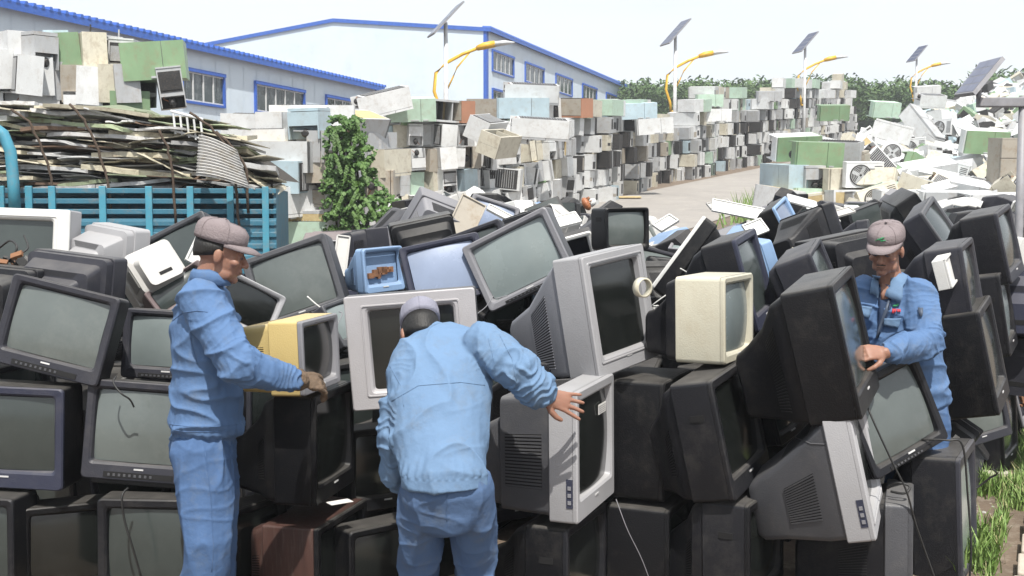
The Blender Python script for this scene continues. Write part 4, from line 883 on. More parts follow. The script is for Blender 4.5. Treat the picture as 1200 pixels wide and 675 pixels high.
# mound of small scrap under the heap
m = MB(); M['scrapmix'] = mat('mixed_white_scrap', (.45, .45, .43), .7, (.10, .10, .10), 2.2, 1, .6, 6, dirt=(.55, .55, .53), dirtamt=.7)
nx, ny = 60, 60
for j in range(ny + 1):
    y = 18.5 * (92 / 18.5) ** (j / ny)
    for i in range(nx + 1):
        xl = max(road_left(y) + 6.8, (900 - 600) / F * y if y < 30 else -99) + (1.2 if 27 < y else 0); xr = .5 * y + 3; x = xl + (xr - xl) * i / nx
        m.v.append((x, y, ground(y) + max(-.1, (hh(y) * min(1, (x - xl) / 2.4) - .45) * min(1, (y - 18.5) / 1.5)) + .25 * noise.noise(Vector((x * 1.5, y * 1.5, 2)))))
for j in range(ny):
    for i in range(nx):
        a = j * (nx + 1) + i; m.f.append((a, a + 1, a + nx + 2, a + nx + 1)); m.m.append(0)
rr = random.Random(9)
for k in range(6500):
    y = 19 * (70 / 19) ** rr.random(); xl = max(road_left(y) + 6.8, .23 * y if y < 30 else -99) + (1.2 if 27 < y else 0); x = rr.uniform(xl, .5 * y + 2)
    z = ground(y) + hh(y) * min(1, (x - xl) / 2.4) - .2 + rr.uniform(-.2, .35); s = rr.uniform(.04, .2)
    m.box(-s, s, -s * rr.uniform(.3, 1), s * .6, -.05, rr.uniform(.02, .26), rr.choices([1, 2, 3, 4, 5, 6], [9, 4, 2, 3, 6, 6])[0], T((x, y, z)) @ Rm(rr.uniform(0, 360), 'Z') @ Rm(rr.gauss(15, 40), 'X'))
tag(m.build('scrap_fragments', [M[k] for k in ('scrapmix', 'fwhite', 'fcream', 'fgreen', 'fblue', 'fdark', 'fgrey')]), 'loose white and coloured appliance scrap filling the heap right of the road', 'scrap', kind='stuff')
for k, (px, py, d) in enumerate([]): pass
# cardboard on the road
m = MB(); m.box(-.7, .7, -.25, .25, 0, .03); tag(m.build('cardboard_sheet', [M['foam']], Mx=T((W(727, 238, 38.5).x, 38.5, ground(38.5) + .05)) @ Rm(5, 'X')), 'pale cardboard sheet lying on the road beside the wall', 'cardboard')
# ------------------------------------------------------------------ truck
M['tblue'] = mat('truck_blue_paint', (.045, .18, .26), .5, (.03, .125, .19), 3, 1, .1, 40, dirt=(.22, .17, .12), dirtamt=.55)
M['tblue2'] = mat('truck_blue_pipe', (.07, .30, .40), .45, (.05, .22, .32), 4, 1, .1, 60, dirt=(.3, .2, .12), dirtamt=.3)
M['tyre'] = mat('tyre_rubber', (.02, .02, .02), .8); M['rope'] = mat('hemp_rope', (.10, .07, .05), .9, (.05, .035, .025), 40, 1, .5, 200)
TD = 12.0
o0 = Vector((W(160, 300, TD).x, TD, 0))
root = empty('flatbed_truck', T(o0), 'blue slatted flatbed truck loaded with flattened scrap sheets', 'truck')
def tx(px): return W(px, 250, TD).x - o0.x
def tz(py): return W(300, py, TD).z
x0, x1 = tx(-120), tx(324); zt = tz(221); zm = tz(256); zb = tz(310)
m = MB()
for (za, zb_) in ((tz(227), zt), (tz(239), tz(233)), (tz(251), tz(245))): m.box(x0, x1, -.03, 0, za, zb_)
m.build('side_rail', M['tblue'], root, bevel=.006)
m = MB(); m.box(x0, x1, -.015, .01, zb - .1, zm)
for k in range(4): z = zm - .02 - k * (zm - zb) / 4; m.box(x0, x1, -.035, -.012, z - .06, z)
m.build('side_panel', M['tblue'], root, bevel=.008)
for px in (20, 50, 75, 130, 181, 227, 272, 312): m = MB(); m.box(tx(px) - .035, tx(px) + .035, -.075, -.03, zb - .15, zt + .02); m.build('post', M['tblue2'], root, bevel=.006)
m = MB(); m.box(x0, x1, 0, 2.1, zb - .2, zb - .08); m.box(x0, x1, 2.08, 2.12, zb - .1, zt); m.build('cargo_bed', M['tblue'], root)
m = MB(); m.box(x1 - .03, x1, 0, 2.1, zb - .1, zt); m.build('tailgate', M['tblue'], root)
for (wx, wy) in ((x1 - 1.0, .15), (x1 - 1.0, 2.15), (x1 - 2.1, .15), (x0 - .9, .15), (x0 - .9, 2.15)):
    m = MB(); ring = lambda r, y: [Vector((wx + r * math.cos(2 * math.pi * k / 28), wy + y, .46 + r * math.sin(2 * math.pi * k / 28))) for k in range(28)]
    m.loft([ring(.3, -.12), ring(.44, -.12), ring(.46, -.08), ring(.46, .1), ring(.44, .13), ring(.3, .13)], True, True); m.build('wheel', M['tyre'], root, True)
m = MB(); m.box(x0 - 2.0, x0 - .15, .05, 2.2, .6, 2.3); cb = m.build('cab', M['tblue'], root, bevel=.08)
m = MB(); m.box(x0 - 1.6, x0 - .7, .03, .05, 1.5, 2.1); m.build('side_window', M['pane'], cb)
root.matrix_world = T(o0) @ T((x1, 0, 0)) @ Rm(8, 'Z') @ T((-x1, 0, 0))
# pipe hoop at the head of the load
m = MB(); P_ = [W(px, py, TD - .25) - o0 for px, py in ((29, 250), (27, 215), (24, 180), (16, 160), (4, 151), (-12, 149), (-60, 149))]
m.tube(P_, .06, 12); m.build('hoop_pipe', M['tblue2'], root, True)
m = MB(); P_ = [W(px, py, TD - .2) - o0 for px, py in ((5, 250), (5, 200), (2, 158))]; m.tube(P_, .03, 8); m.build('hoop_brace', M['tblue2'], root, True)

# the load: flattened sheets, each a thing of its own
M['shA'] = mat('sheet_cream', (.60, .56, .43), .6, (.40, .36, .27), 4, 1, .2, 20, dirt=(.16, .10, .06), dirtamt=.7, vary=.35)
M['shB'] = mat('sheet_green', (.33, .40, .25), .6, (.16, .18, .12), 4, 1, .2, 20, dirt=(.16, .1, .06), dirtamt=.6, vary=.35)
M['shC'] = mat('sheet_grey', (.58, .58, .57), .5, (.36, .36, .36), 4, 1, .2, 20, dirt=(.15, .1, .07), dirtamt=.5, vary=.35)
M['shD'] = mat('sheet_rust', (.23, .15, .10), .8, (.08, .05, .035), 5, 1, .4, 30, vary=.35)
rr = random.Random(17); nsh = 0
def load_top(px): return float(np.interp(px, [-100, 0, 60, 130, 200, 240, 290, 330], [114, 118, 120, 126, 134, 150, 185, 215]))
py = 219.0
while py > 112:
    px = -130 + rr.uniform(0, 40)
    while px < 318:
        Lp = rr.uniform(25, 140)
        if py > load_top(px + Lp * .5) + 1 and px + Lp < 332:
            c = W(px + Lp / 2, py + rr.uniform(-3, 3), TD); Lm = Lp * TD / F
            dpt = rr.uniform(.5, 1.1); th = rr.choice([.01, .015, .025, .04, .055]); yo = rr.uniform(-.05, .35)
            ang = rr.gauss(2, 4) if rr.random() < .85 else rr.gauss(0, 14); m = MB(); n = 8; top = []; bot = []
            A1, A2, ph = rr.uniform(0, .010), rr.uniform(-.03, .02) * Lm, rr.uniform(0, 6)
            for i in range(n + 1):
                u_ = i / n - .5; zc = A1 * math.sin(u_ * 9 + ph) + A2 * (u_ * 2) ** 2; jag = rr.uniform(-.03, .03) * Lm
                jz = rr.gauss(0, .004); jag += rr.uniform(-.03, .03)
                for (yy, s_) in ((0, 0), (dpt, 1)): top.append((u_ * Lm + jag * .3, yy + jag + jz, zc + jz + th / 2 + s_ * rr.uniform(-.01, .02))); bot.append((u_ * Lm + jag * .3, yy + jag, zc + jz * .6 - th / 2 + s_ * .01))
            vs = top + bot; N_ = len(top); fs = []
            for i in range(n):
                a = 2 * i; fs += [(a, a + 2, a + 3, a + 1), (N_ + a + 1, N_ + a + 3, N_ + a + 2, N_ + a), (a, N_ + a, N_ + a + 2, a + 2), (a + 1, a + 3, N_ + a + 3, N_ + a + 1)]
            fs += [(0, 1, N_ + 1, N_), (N_ - 2, 2 * N_ - 2, 2 * N_ - 1, N_ - 1)]
            m.add(vs, fs)
            o = m.build('scrap_sheet', M[rr.choices(['shA', 'shB', 'shC', 'shD'], [10, 4, 9, 3])[0]], Mx=T(c + Vector((0, yo, 0))) @ Rm(ang, 'Y') @ Rm(rr.gauss(-1, 3), 'X') @ Rm(rr.gauss(0, 8), 'Z'))
            tag(o, 'one of the crumpled flat panels packed in layers on the blue truck', 'scrap sheet', 'flattened scrap sheets on the truck'); nsh += 1
        px += Lp * rr.uniform(.55, .9)
    py -= 3.5
print('sheets', nsh)
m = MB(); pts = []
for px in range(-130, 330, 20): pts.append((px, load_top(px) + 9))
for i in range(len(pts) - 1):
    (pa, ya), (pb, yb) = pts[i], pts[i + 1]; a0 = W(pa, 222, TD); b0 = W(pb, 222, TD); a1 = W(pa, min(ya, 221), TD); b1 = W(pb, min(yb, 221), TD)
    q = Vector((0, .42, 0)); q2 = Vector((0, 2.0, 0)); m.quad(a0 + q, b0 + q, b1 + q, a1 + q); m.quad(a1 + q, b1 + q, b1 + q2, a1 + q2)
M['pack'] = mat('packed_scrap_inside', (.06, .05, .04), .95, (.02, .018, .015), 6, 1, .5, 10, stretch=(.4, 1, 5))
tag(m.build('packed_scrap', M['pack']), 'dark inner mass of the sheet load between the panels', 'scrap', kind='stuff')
# corrugated sheet hanging over the tail
M['galv'] = mat('galvanised_sheet', (.66, .65, .63), .45, (.52, .51, .49), 4, 1, .1, 20, dirt=(.40, .33, .22), dirtamt=.6)
m = MB(); a, b, c, e = W(233, 158, TD - .35), W(276, 174, TD - .45), W(291, 219, TD - .4), W(230, 205, TD - .4); nn = Vector((0, -1, .2))
N1, N2 = 104, 10; vs = []
for j in range(N2 + 1):
    for i in range(N1 + 1):
        s_, t_ = i / N1, j / N2
        p = (a * (1 - t_) + b * t_) * (1 - s_) + (e * (1 - t_) + c * t_) * s_
        p = p + nn * (.016 * math.sin(s_ * math.pi * 26) + .14 * math.sin(math.pi * t_) - .05 * t_)
        vs.append(p)
m.add(vs, [(j * (N1 + 1) + i, j * (N1 + 1) + i + 1, (j + 1) * (N1 + 1) + i + 1, (j + 1) * (N1 + 1) + i) for j in range(N2) for i in range(N1)])
o = m.build('corrugated_sheet', M['galv'], smooth=True); so_ = o.modifiers.new('t', 'SOLIDIFY'); so_.thickness = .006
tag(o, 'bent corrugated metal sheet bulging from the tail of the truck load', 'metal sheet')
m = MB()
for k in range(5): p = W(203 + k * 8, 133 + k * 2.2, TD); m.tube([p, p + Vector((.02, 0, -.22))], .012, 6)
m.tube([W(200, 130, TD), W(238, 140, TD)], .014, 6); m.tube([W(200, 152, TD), W(238, 163, TD)], .014, 6); tag(m.build('wire_rack', M['mull']), 'white wire rack poking from the top of the truck load', 'rack')
ropes = [([(12, 128), (34, 142), (47, 170), (58, 200), (64, 232)], 'leftmost rope'), ([(82, 122), (98, 140), (112, 168), (124, 200), (130, 250)], 'second rope from the left'), ([(186, 152), (196, 172), (203, 200), (206, 262)], 'third rope from the left'),
         ([(222, 132), (246, 148), (266, 172), (276, 200), (281, 268)], 'fourth rope from the left'), ([(254, 154), (276, 176), (289, 200), (291, 250)], 'rightmost rope')]
for pts, nm in ropes:
    P_ = [W(x, y, TD - .22) for x, y in pts]; Q = []
    for i in range(len(P_) - 1):
        for k in range(4): Q.append(P_[i].lerp(P_[i + 1], k / 4) + Vector((rr.uniform(-.012, .012), 0, 0)))
    Q.append(P_[-1]); m = MB(); m.tube(Q, .014, 7); tag(m.build('rope', M['rope'], smooth=True), nm + ' tying down the truck load', 'rope', 'ropes over the truck load')

# ------------------------------------------------------------------ ivy
M['ivyA'] = mat('ivy_leaf', (.07, .15, .03), .6, (.035, .085, .018), 1.5, 1); M['ivyB'] = mat('ivy_leaf_light', (.10, .19, .04), .6, (.055, .11, .022), 1.5, 1); M['bark'] = mat('vine_stem', (.08, .055, .035), .9)
rr = random.Random(4)
root = empty('ivy', T((W(408, 270, 19.2).x, 19.2, ground(19.2))), 'tall green ivy climbing over the stacked fridges in the middle left', 'climbing plant')
o0 = Vector((W(408, 270, 19.2).x, 19.2, ground(19.2)))
m = MB()
def ivx(py):
    l = float(np.interp(py, [138, 160, 200, 240, 285], [393, 385, 383, 382, 386])); r_ = float(np.interp(py, [138, 160, 200, 225, 245, 285], [412, 426, 438, 446, 476, 500])); return l, r_
for k in range(21000):
    py = 136 + 152 * rr.random() ** .9; l, r_ = ivx(py); l += 6 * noise.noise(Vector((py * .07, 1, 0))); r_ += 12 * noise.noise(Vector((py * .06, 7, 0))); px = rr.uniform(l, r_) + rr.gauss(0, 3.5)
    if noise.noise(Vector((px * .12, py * .12, 0))) < -.16 or noise.noise(Vector((px * .045, py * .05, 4))) < -.30: continue
    e = min(px - l, r_ - px) / (r_ - l) * 2
    dd = 19.1 - .28 * max(0, e) ** .5 * (1 + .9 * noise.noise(Vector((px * .09, py * .09, 5)))) + rr.uniform(-.12, .12)
    p = W(px, py, dd) - o0; s = rr.uniform(.022, .044); A = Rm(rr.gauss(0, 40), 'Z') @ Rm(rr.gauss(55, 30), 'X') @ Rm(rr.uniform(0, 360), 'Z')
    pts = [p + (A @ Vector(q)) * s for q in ((0, -1, 0), (.8, -.2, .15), (.35, 1, 0), (-.35, 1, 0), (-.8, -.2, .15))]; m.add(pts, [(0, 1, 2, 3, 4)], 0 if rr.random() < .6 else 1)
for k in range(14):      # hanging tendrils
    px, py = rr.uniform(386, 430), rr.uniform(140, 250); dx = rr.uniform(-12, 14)
    for q in range(14): p = W(px + dx * q / 14, py + q * 1.6, 18.65) - o0; s = .05; A = Rm(rr.uniform(-60, 60), 'Z') @ Rm(60, 'X'); m.add([p + (A @ Vector(v)) * s for v in ((0, -1, 0), (.8, 0, 0), (0, 1, 0), (-.8, 0, 0))], [(0, 1, 2, 3)], 1)
m.build('leaves', [M['ivyA'], M['ivyB']], root)
m = MB()
for k in range(6): x = (k - 3) * .12; m.tube([(x, 0, 0), (x * .6 + .05, -.05, 1.0), (x * .8, 0, 1.9), (x * .3, .05, 2.8)], .02, 6)
m.build('stem', M['bark'], root)
# bush at lower left by the tailgate & weeds along the road, grass at lower right
M['grassA'] = mat('grass_blade', (.15, .25, .05), .6, (.09, .17, .035), 1.5, 1); M['grassB'] = mat('grass_blade_light', (.21, .30, .085), .6, (.13, .21, .05), 1.5, 1); M['grassC'] = mat('grass_straw', (.42, .38, .2), .7)
def blade(m, x, y, z, h, mi, rr):
    a = rr.uniform(0, 2 * math.pi); lean = rr.uniform(.1, .75) * h; wd = rr.uniform(.0025, .005) * (1 + h * 2); dx, dy = math.cos(a), math.sin(a); sx, sy = -dy * wd, dx * wd
    q = [(x - sx, y - sy, z), (x + sx, y + sy, z), (x + sx * .8 + dx * lean * .35, y + sy * .8 + dy * lean * .35, z + h * .6), (x - sx * .8 + dx * lean * .35, y - sy * .8 + dy * lean * .35, z + h * .6), (x + dx * lean, y + dy * lean, z + h)]
    m.add(q, [(0, 1, 2, 3), (3, 2, 4)], mi)
m = MB(); k = 0
while k < 19000:
    y = rr.uniform(4.9, 9.3); xe = 2.24 + .52 * (y - 5.3) + .16 * noise.noise(Vector((y * 2.3, 0, 0))); x = rr.uniform(xe, xe + 2.0)
    if x / y > .52: x = rr.uniform(xe, .52 * y) if xe < .52 * y else xe
    if 2.36 + .51 * (y - 5.29) < x and y < 6.3: k += 1; continue
    dens = min(1, (x - xe) / .18)
    if rr.random() > dens * (.95 + .8 * noise.noise(Vector((x * 3, y * 3, 0)))): k += .3; continue
    blade(m, x, y, 0, rr.uniform(.03, .13) * (.6 + .6 * dens), rr.choices([0, 1, 2], [5, 5, 1])[0], rr); k += 1
for k in range(600):
    a = rr.uniform(0, 6.28); r_ = rr.gauss(0, .09); cx, cy = rr.choice([(2.25, 5.35), (2.42, 5.7), (2.9, 6.7), (3.4, 7.7)]); blade(m, cx + r_ * math.cos(a), cy + r_ * math.sin(a), 0, rr.uniform(.08, .2), rr.choice([0, 1]), rr)
tag(m.build('grass', [M['grassA'], M['grassB'], M['grassC']]), 'bright green grass growing at the lower right corner', 'grass', kind='stuff')
m = MB()
for k in range(900):
    y = rr.gauss(35, 1.8); x = road_left(y) + 6.7 + abs(rr.gauss(0, .5)); h = rr.uniform(.3, .9); a = rr.uniform(0, 6.28); g = ground(y); w_ = .03
    m.add([(x - w_, y, g), (x + w_, y, g), (x + math.cos(a) * h * .4, y + math.sin(a) * h * .4, g + h)], [(0, 1, 2)], rr.choice([0, 1]))
tag(m.build('roadside_weeds', [M['grassA'], M['grassB']]), 'tuft of light green weeds at the right edge of the road', 'weeds', kind='stuff')
M['gravel'] = mat('gravel_bits', (.40, .35, .30), .9, (.22, .18, .15), 9, 1, vary=.3)
m = MB()
for k in range(1600):
    y = rr.uniform(5.2, 9.0); x = rr.uniform(2.1, 2.3 + .52 * (y - 5.3)); s = rr.uniform(.003, .014)
    if k > 1560: s *= 2.2
    m.ell((0, 0, 0), (s, s * .8, s * .5), T((x, y, s * .4)) @ Rm(rr.uniform(0, 360), 'Z'), 6, 4, rr.choice([0, 0, 0, 1]))
tag(m.build('gravel', [M['gravel'], M['lightgrey']]), 'loose gravel and crumbs on the soil between pile and grass', 'gravel', kind='stuff')
M['stone'] = mat('kerb_stone', (.48, .42, .35), .85, (.36, .31, .26), 6, 1, .3, 40)
for k in range(5):
    y = 4.7 + .33 * k; x = 2.39 + .51 * (y - 5.13)
    m = MB(); m.box(0, .4, 0, .32, -.05, .075); o = m.build('kerb_stone', M['stone'], bevel=.01, Mx=T((x, y, 0)) @ Rm(-26 + rr.uniform(-2, 2), 'Z'))
    tag(o, '%s pale kerb stone from the bottom, lower right corner beside the grass' % ordn(k), 'kerb stone', 'kerb stones at the lower right')
m = MB(); m.box(-.2, .2, -.13, .13, 0, .03); tag(m.build('white_board', M['cream'], bevel=.004, Mx=T((W(1140, 545, 7.2).x, 7.2, .01)) @ Rm(10, 'Z')), 'pale board lying on the soil in front of the far black television', 'board')

# ------------------------------------------------------------------ small things
def cord(pts, label, r=.004, mt='cord'):
    P_ = [W(*p) for p in pts]; Q = []
    for i in range(len(P_) - 1):
        p0, p1, p2, p3 = P_[max(i - 1, 0)], P_[i], P_[i + 1], P_[min(i + 2, len(P_) - 1)]
        for k in range(6):
            t = k / 6; Q.append(.5 * ((2 * p1) + (p2 - p0) * t + (2 * p0 - 5 * p1 + 4 * p2 - p3) * t * t + (-p0 + 3 * p1 - 3 * p2 + p3) * t ** 3))
    Q.append(P_[-1]); m = MB(); m.tube(Q, r, 6, side=(0, 1, 0)); tag(m.build('cable', M[mt], smooth=True), label, 'cable')
cord([(136, 441, 4.98), (133, 449, 4.95), (142, 461, 4.92), (152, 468, 4.94), (157, 477, 4.96)], 'thin loose wire curling over the screen of the middle left television')
cord([(150, 572, 4.82), (143, 582, 4.78), (146, 610, 4.78), (155, 640, 4.78), (165, 675, 4.8)], 'black cord hanging across the scratched screen at the lower left', .005)
cord([(722, 585, 4.95), (735, 620, 4.9), (752, 655, 4.9), (765, 690, 4.9)], 'thin pale wire hanging in the gap under the silver television', .002, 'grey')
cord([(1010, 458, 4.9), (1022, 490, 4.82), (1045, 540, 4.78), (1062, 575, 4.78), (1075, 620, 4.8), (1100, 690, 4.8)], 'black cable looping down in front of the silver-edged television', .0045)
cord([(1080, 515, 5.15), (1110, 516, 5.1), (1128, 522, 5.1), (1134, 580, 5.12), (1138, 640, 5.12), (1136, 680, 5.12)], 'black cable hanging down the end of the front row beside the grass', .005)
cord([(1040, 572, 4.95), (1052, 566, 4.9), (1066, 570, 4.88), (1060, 578, 4.86), (1044, 576, 4.9)], 'coiled black cable lying on the charcoal television at lower right', .006)
cord([(0, 290, 6.0), (12, 282, 5.95), (20, 290, 5.9), (14, 305, 5.9), (24, 312, 5.9)], 'tangled black wire in front of the white television at the left edge', .006)
cord([(28, 276, 6.0), (33, 290, 5.95), (24, 300, 5.9), (35, 315, 5.9)], 'second tangled wire right of the first at the left edge', .005)
# brown circuit scrap at the left edge
m = MB(); rr = random.Random(8); c0 = W(25, 312, 5.95)
for k in range(42):
    p = Vector((rr.uniform(-.16, .17), rr.uniform(-.08, .08), 0)); p.z = -.25 * abs(p.x) + rr.uniform(-.08, .08)
    s = rr.uniform(.012, .05); m.box(-s, s, -s * .5, s * .5, -s * .3, s * .3, rr.choice([0, 0, 1, 2]), T(p) @ Rm(rr.uniform(-60, 60), 'Y') @ Rm(rr.uniform(-60, 60), 'X'))
tag(m.build('circuit_board_scrap', [M['rust'], M['black'], M['copper']], Mx=T(c0)), 'brown broken circuit board scrap before the white television at the left edge', 'circuit board')
lb = [k for k in TVR if k.startswith('slate television with a wide silver front')][0]
def mark(parent, pts, mt, radii, target='back_cover', name='moulded_trim'):
    tg = [o for o in bpy.data.objects if o.name.split('.')[0] == target and o.parent == parent][0]
    bpy.context.view_layer.update(); inv = tg.matrix_world.inverted(); Q = []; Rr = []
    for i in range(len(pts) - 1):
        for k in range(8):
            t = k / 8; px = pts[i][0] * (1 - t) + pts[i + 1][0] * t; py = pts[i][1] * (1 - t) + pts[i + 1][1] * t
            ok, loc, no, _ = tg.ray_cast(inv @ CAM, (inv.to_3x3() @ (W(px, py, 6) - CAM)).normalized())
            if ok: Q.append(tg.matrix_world @ loc); Rr.append(radii[i] * (1 - t) + radii[i + 1] * t)
    if len(Q) > 3: m = MB(); m.tube(Q, Rr, 8); o = m.build(name, M[mt], None, True); o.parent = parent; o.matrix_parent_inverse = parent.matrix_world.inverted()
mark(TVR[lb], [(924, 502), (934, 492), (950, 484), (966, 479), (978, 477)], 'lightgrey', [.002, .007, .010, .010, .007])
mark(TVR[lb], [(924, 502), (930, 512), (950, 520), (975, 521)], 'gunmetal', [.002, .003, .003, .003])
lb = [k for k in TVR if k.startswith('silver television turned right')][0]; rt = TVR[lb]
s_o = [o for o in bpy.data.objects if o.name.split('.')[0] == 'screen' and o.parent == rt][0]
m = MB(); m.box(.02, .13, -.0005, .001, 0, .045, 0)
for k in range(4): m.box(.027, .12, -.0012, -.0004, .006 + .009 * k, .009 + .009 * k, 1)
o = m.build('sticker', [M['paper'], M['grey']], rt); xs_ = [v.co for v in s_o.data.vertices]; ym = min(v.y for v in xs_); o.location = (0.02, ym - .002, max(v.z for v in xs_) - .10)
# stickers belonging to nothing else: paper label on the wooden cabinet's top
m = MB(); m.box(-.055, .055, -.03, .03, 0, .002); tag(m.build('paper_label', M['paper'], Mx=T(W(398, 590, 4.98) + Vector((0, 0, .006))) @ Rm(35, 'Z')), 'small white paper lying on the red-brown wooden cabinet', 'paper')
m = MB(); ring = lambda r, y: [Vector((r * math.cos(2 * math.pi * k / 28), y, r * math.sin(2 * math.pi * k / 28))) for k in range(28)]
m.loft([ring(.044, -.02), ring(.052, -.02), ring(.052, .02), ring(.044, .02), ring(.044, -.02)], False, False)
tag(m.build('plastic_ring', M['cream'], smooth=True, Mx=T(W(753, 337, 4.9)) @ Rm(35, 'Z') @ Matrix.Scale(.85, 4)), 'cream plastic ring standing at the screen of the large grey television', 'ring')
m = MB(); rr = random.Random(2)
m.ell((0, 0, 0), (.09, .07, .05), n=14, m=8); m.ell((.02, 0, .07), (.05, .05, .06), n=14, m=8, mi=1)
for k in range(18): a = rr.uniform(0, 6.28); m.tube([(0, 0, .02), (.07 * math.cos(a), .05 * math.sin(a), .03 + .05 * rr.random())], .008, 5, rr.choice([0, 2]))
tag(m.build('deflection_coil', [M['copper'], M['white'], M['rust']], Mx=T(W(687, 239, 8.6)) @ Rm(60, 'Y') @ Matrix.Scale(.62, 4)), 'orange copper deflection coil on top of the pile near the road', 'coil')
m = MB(); m.ell((0, 0, 0), (.04, .04, .03), n=12, m=8); m.tube([(0, 0, 0), (.03, 0, .05)], .014, 8, 1); tag(m.build('deflection_coil', [M['copper'], M['cream']], Mx=T(W(925, 300, 7.0))), 'small coil with cream collar in the middle of the pile', 'coil')
# loose plates and lids on the pile
def plate(px, py, d, w_, h_, yaw, pitch, roll, mt, label, name='loose_cover', th=.012):
    m = MB(); m.box(-w_ / 2, w_ / 2, -th / 2, th / 2, -h_ / 2, h_ / 2)
    m.box(-w_ / 2, w_ / 2, -th / 2 - .012, -th / 2, -h_ / 2, -h_ / 2 + .012); m.box(-w_ / 2, w_ / 2, -th / 2 - .012, -th / 2, h_ / 2 - .012, h_ / 2); m.box(-w_ / 2, -w_ / 2 + .012, -th / 2 - .012, -th / 2, -h_ / 2, h_ / 2); m.box(w_ / 2 - .012, w_ / 2, -th / 2 - .012, -th / 2, -h_ / 2, h_ / 2)
    tag(m.build(name, M[mt], Mx=pose(px, py, d, 0, yaw, pitch, roll), bevel=.003), label, 'cover', 'loose panels on the pile')
plate(543, 262, 8.8, .22, .44, 10, -20, 28, 'fdirty', 'stained flat panel leaning on the grey vented back')
plate(592, 254, 9.4, .34, .10, 0, -60, 28, 'white', 'white pointed strip at the crest left of the black television')
plate(652, 262, 7.9, .34, .16, 10, -60, -14, 'white', 'white lid lying behind the small crest television')
plate(868, 247, 11.5, 0.612, 0.17, 0, -40, 11, 'white', 'long white tray-like panel on the far edge of the pile by the road')
plate(843, 240, 13, 0.3, 0.12, 20, -50, -10, 'lightgrey', 'light grey panel at the far edge left of the long white tray')
plate(1107, 317, 5.95, .28, .16, 60, 0, -16, 'white', 'white slim box on the charcoal television behind the worker at right', th=.06)
plate(940, 237, 12.5, 0.36, 0.132, 10, -50, 14, 'fwhite', 'pale door panel behind the sky blue television')
plate(1136, 283, 7.4, .34, .1, 10, -60, -22, 'white', 'white strip between the two right-hand grey televisions')
plate(985, 250, 11.5, 0.3, 0.12, 20, -60, -14, 'lightgrey', 'light grey lid on the far edge above the cap of the worker at right')
plate(780, 262, 8.6, 0.18, 0.12, 20, -50, -30, 'white', 'white broken frame behind the gutted black shell')
plate(885, 268, 8.6, 0.18, 0.132, 20, -30, -20, 'white', 'white cover among dark shells in the pile middle')
plate(250, 300, 7.0, .3, .22, 20, -30, 30, 'white', 'white broken cover hidden near the worker in profile')
plate(400, 300, 7.8, .10, .3, 10, -20, 8, 'lightgrey', 'light grey upright strip left of the light blue monitor shell')
m = MB(); m.box(-.1, .1, -.05, .05, -.06, .06); tag(m.build('blue_box', M['blue'], bevel=.004, Mx=T(W(1072, 240, 20.2))), 'small sky blue box inside the long open refrigerator body', 'box')

# ------------------------------------------------------------------ workers
M['skin'] = mat('skin', (.30, .16, .11), .5, (.23, .11, .075), 14, 1, .1, 220); M['skin'].node_tree.nodes['Principled BSDF'].inputs['Subsurface Weight'].default_value = .08
M['hair'] = mat('black_hair', (.008, .0075, .007), .55, (.014, .013, .012), 30, 1, .25, 160, stretch=(1, 1, .2))
def cloth(k, c):
    m_ = mat(k, c, .85, tuple(x * .86 for x in c), 3.5, 1, .25, 26, spec=.2, dirt=(.13, .15, .17), dirtamt=.38)
    t_ = m_.node_tree; N = t_.nodes; bs = N['Principled BSDF']; tc = N['Texture Coordinate']
    mp = N.new('ShaderNodeMapping'); mp.inputs['Scale'].default_value = (1, 1, .55); mp.inputs['Rotation'].default_value = (.3, .5, 0); t_.links.new(tc.outputs['Object'], mp.inputs[0])
    rn = N.new('ShaderNodeTexNoise'); rn.noise_type = 'RIDGED_MULTIFRACTAL'; rn.inputs['Scale'].default_value = 5; rn.inputs['Detail'].default_value = 3; rn.inputs['Distortion'].default_value = .5; t_.links.new(mp.outputs[0], rn.inputs['Vector'])
    bp = N.new('ShaderNodeBump'); bp.inputs['Strength'].default_value = .8; bp.inputs['Distance'].default_value = .022; t_.links.new(rn.outputs[0], bp.inputs['Height'])
    old = bs.inputs['Normal'].links[0].from_socket; t_.links.new(old, bp.inputs['Normal']); t_.links.new(bp.outputs[0], bs.inputs['Normal'])
    M[k] = m_
cloth('jacket_cloth', (.092, .165, .31)); cloth('trouser_cloth', (.07, .13, .26)); cloth('jacket_cloth_pale', (.135, .22, .35)); cloth('trouser_cloth_worn', (.08, .135, .25))
M['capcloth'] = mat('cap_cloth', (.235, .20, .205), .85, (.185, .155, .16), 8, 1, .25, 120, spec=.2); M['capgrey'] = mat('cap_cloth_grey', (.25, .25, .30), .85, (.19, .19, .24), 8, 1, .25, 120, spec=.2)
M['glove'] = mat('brown_work_glove', (.15, .10, .065), .9, (.08, .055, .035), 12, 1, .5, 60)
M['logo_green'] = mat('green_print', (.04, .30, .12), .6); M['logo_red'] = mat('red_print', (.50, .03, .04), .6); M['zip'] = mat('dark_zip', (.06, .08, .12), .5)
M['shirt'] = mat('dark_blue_shirt', (.03, .06, .13), .85, bump=.3, bscale=20)

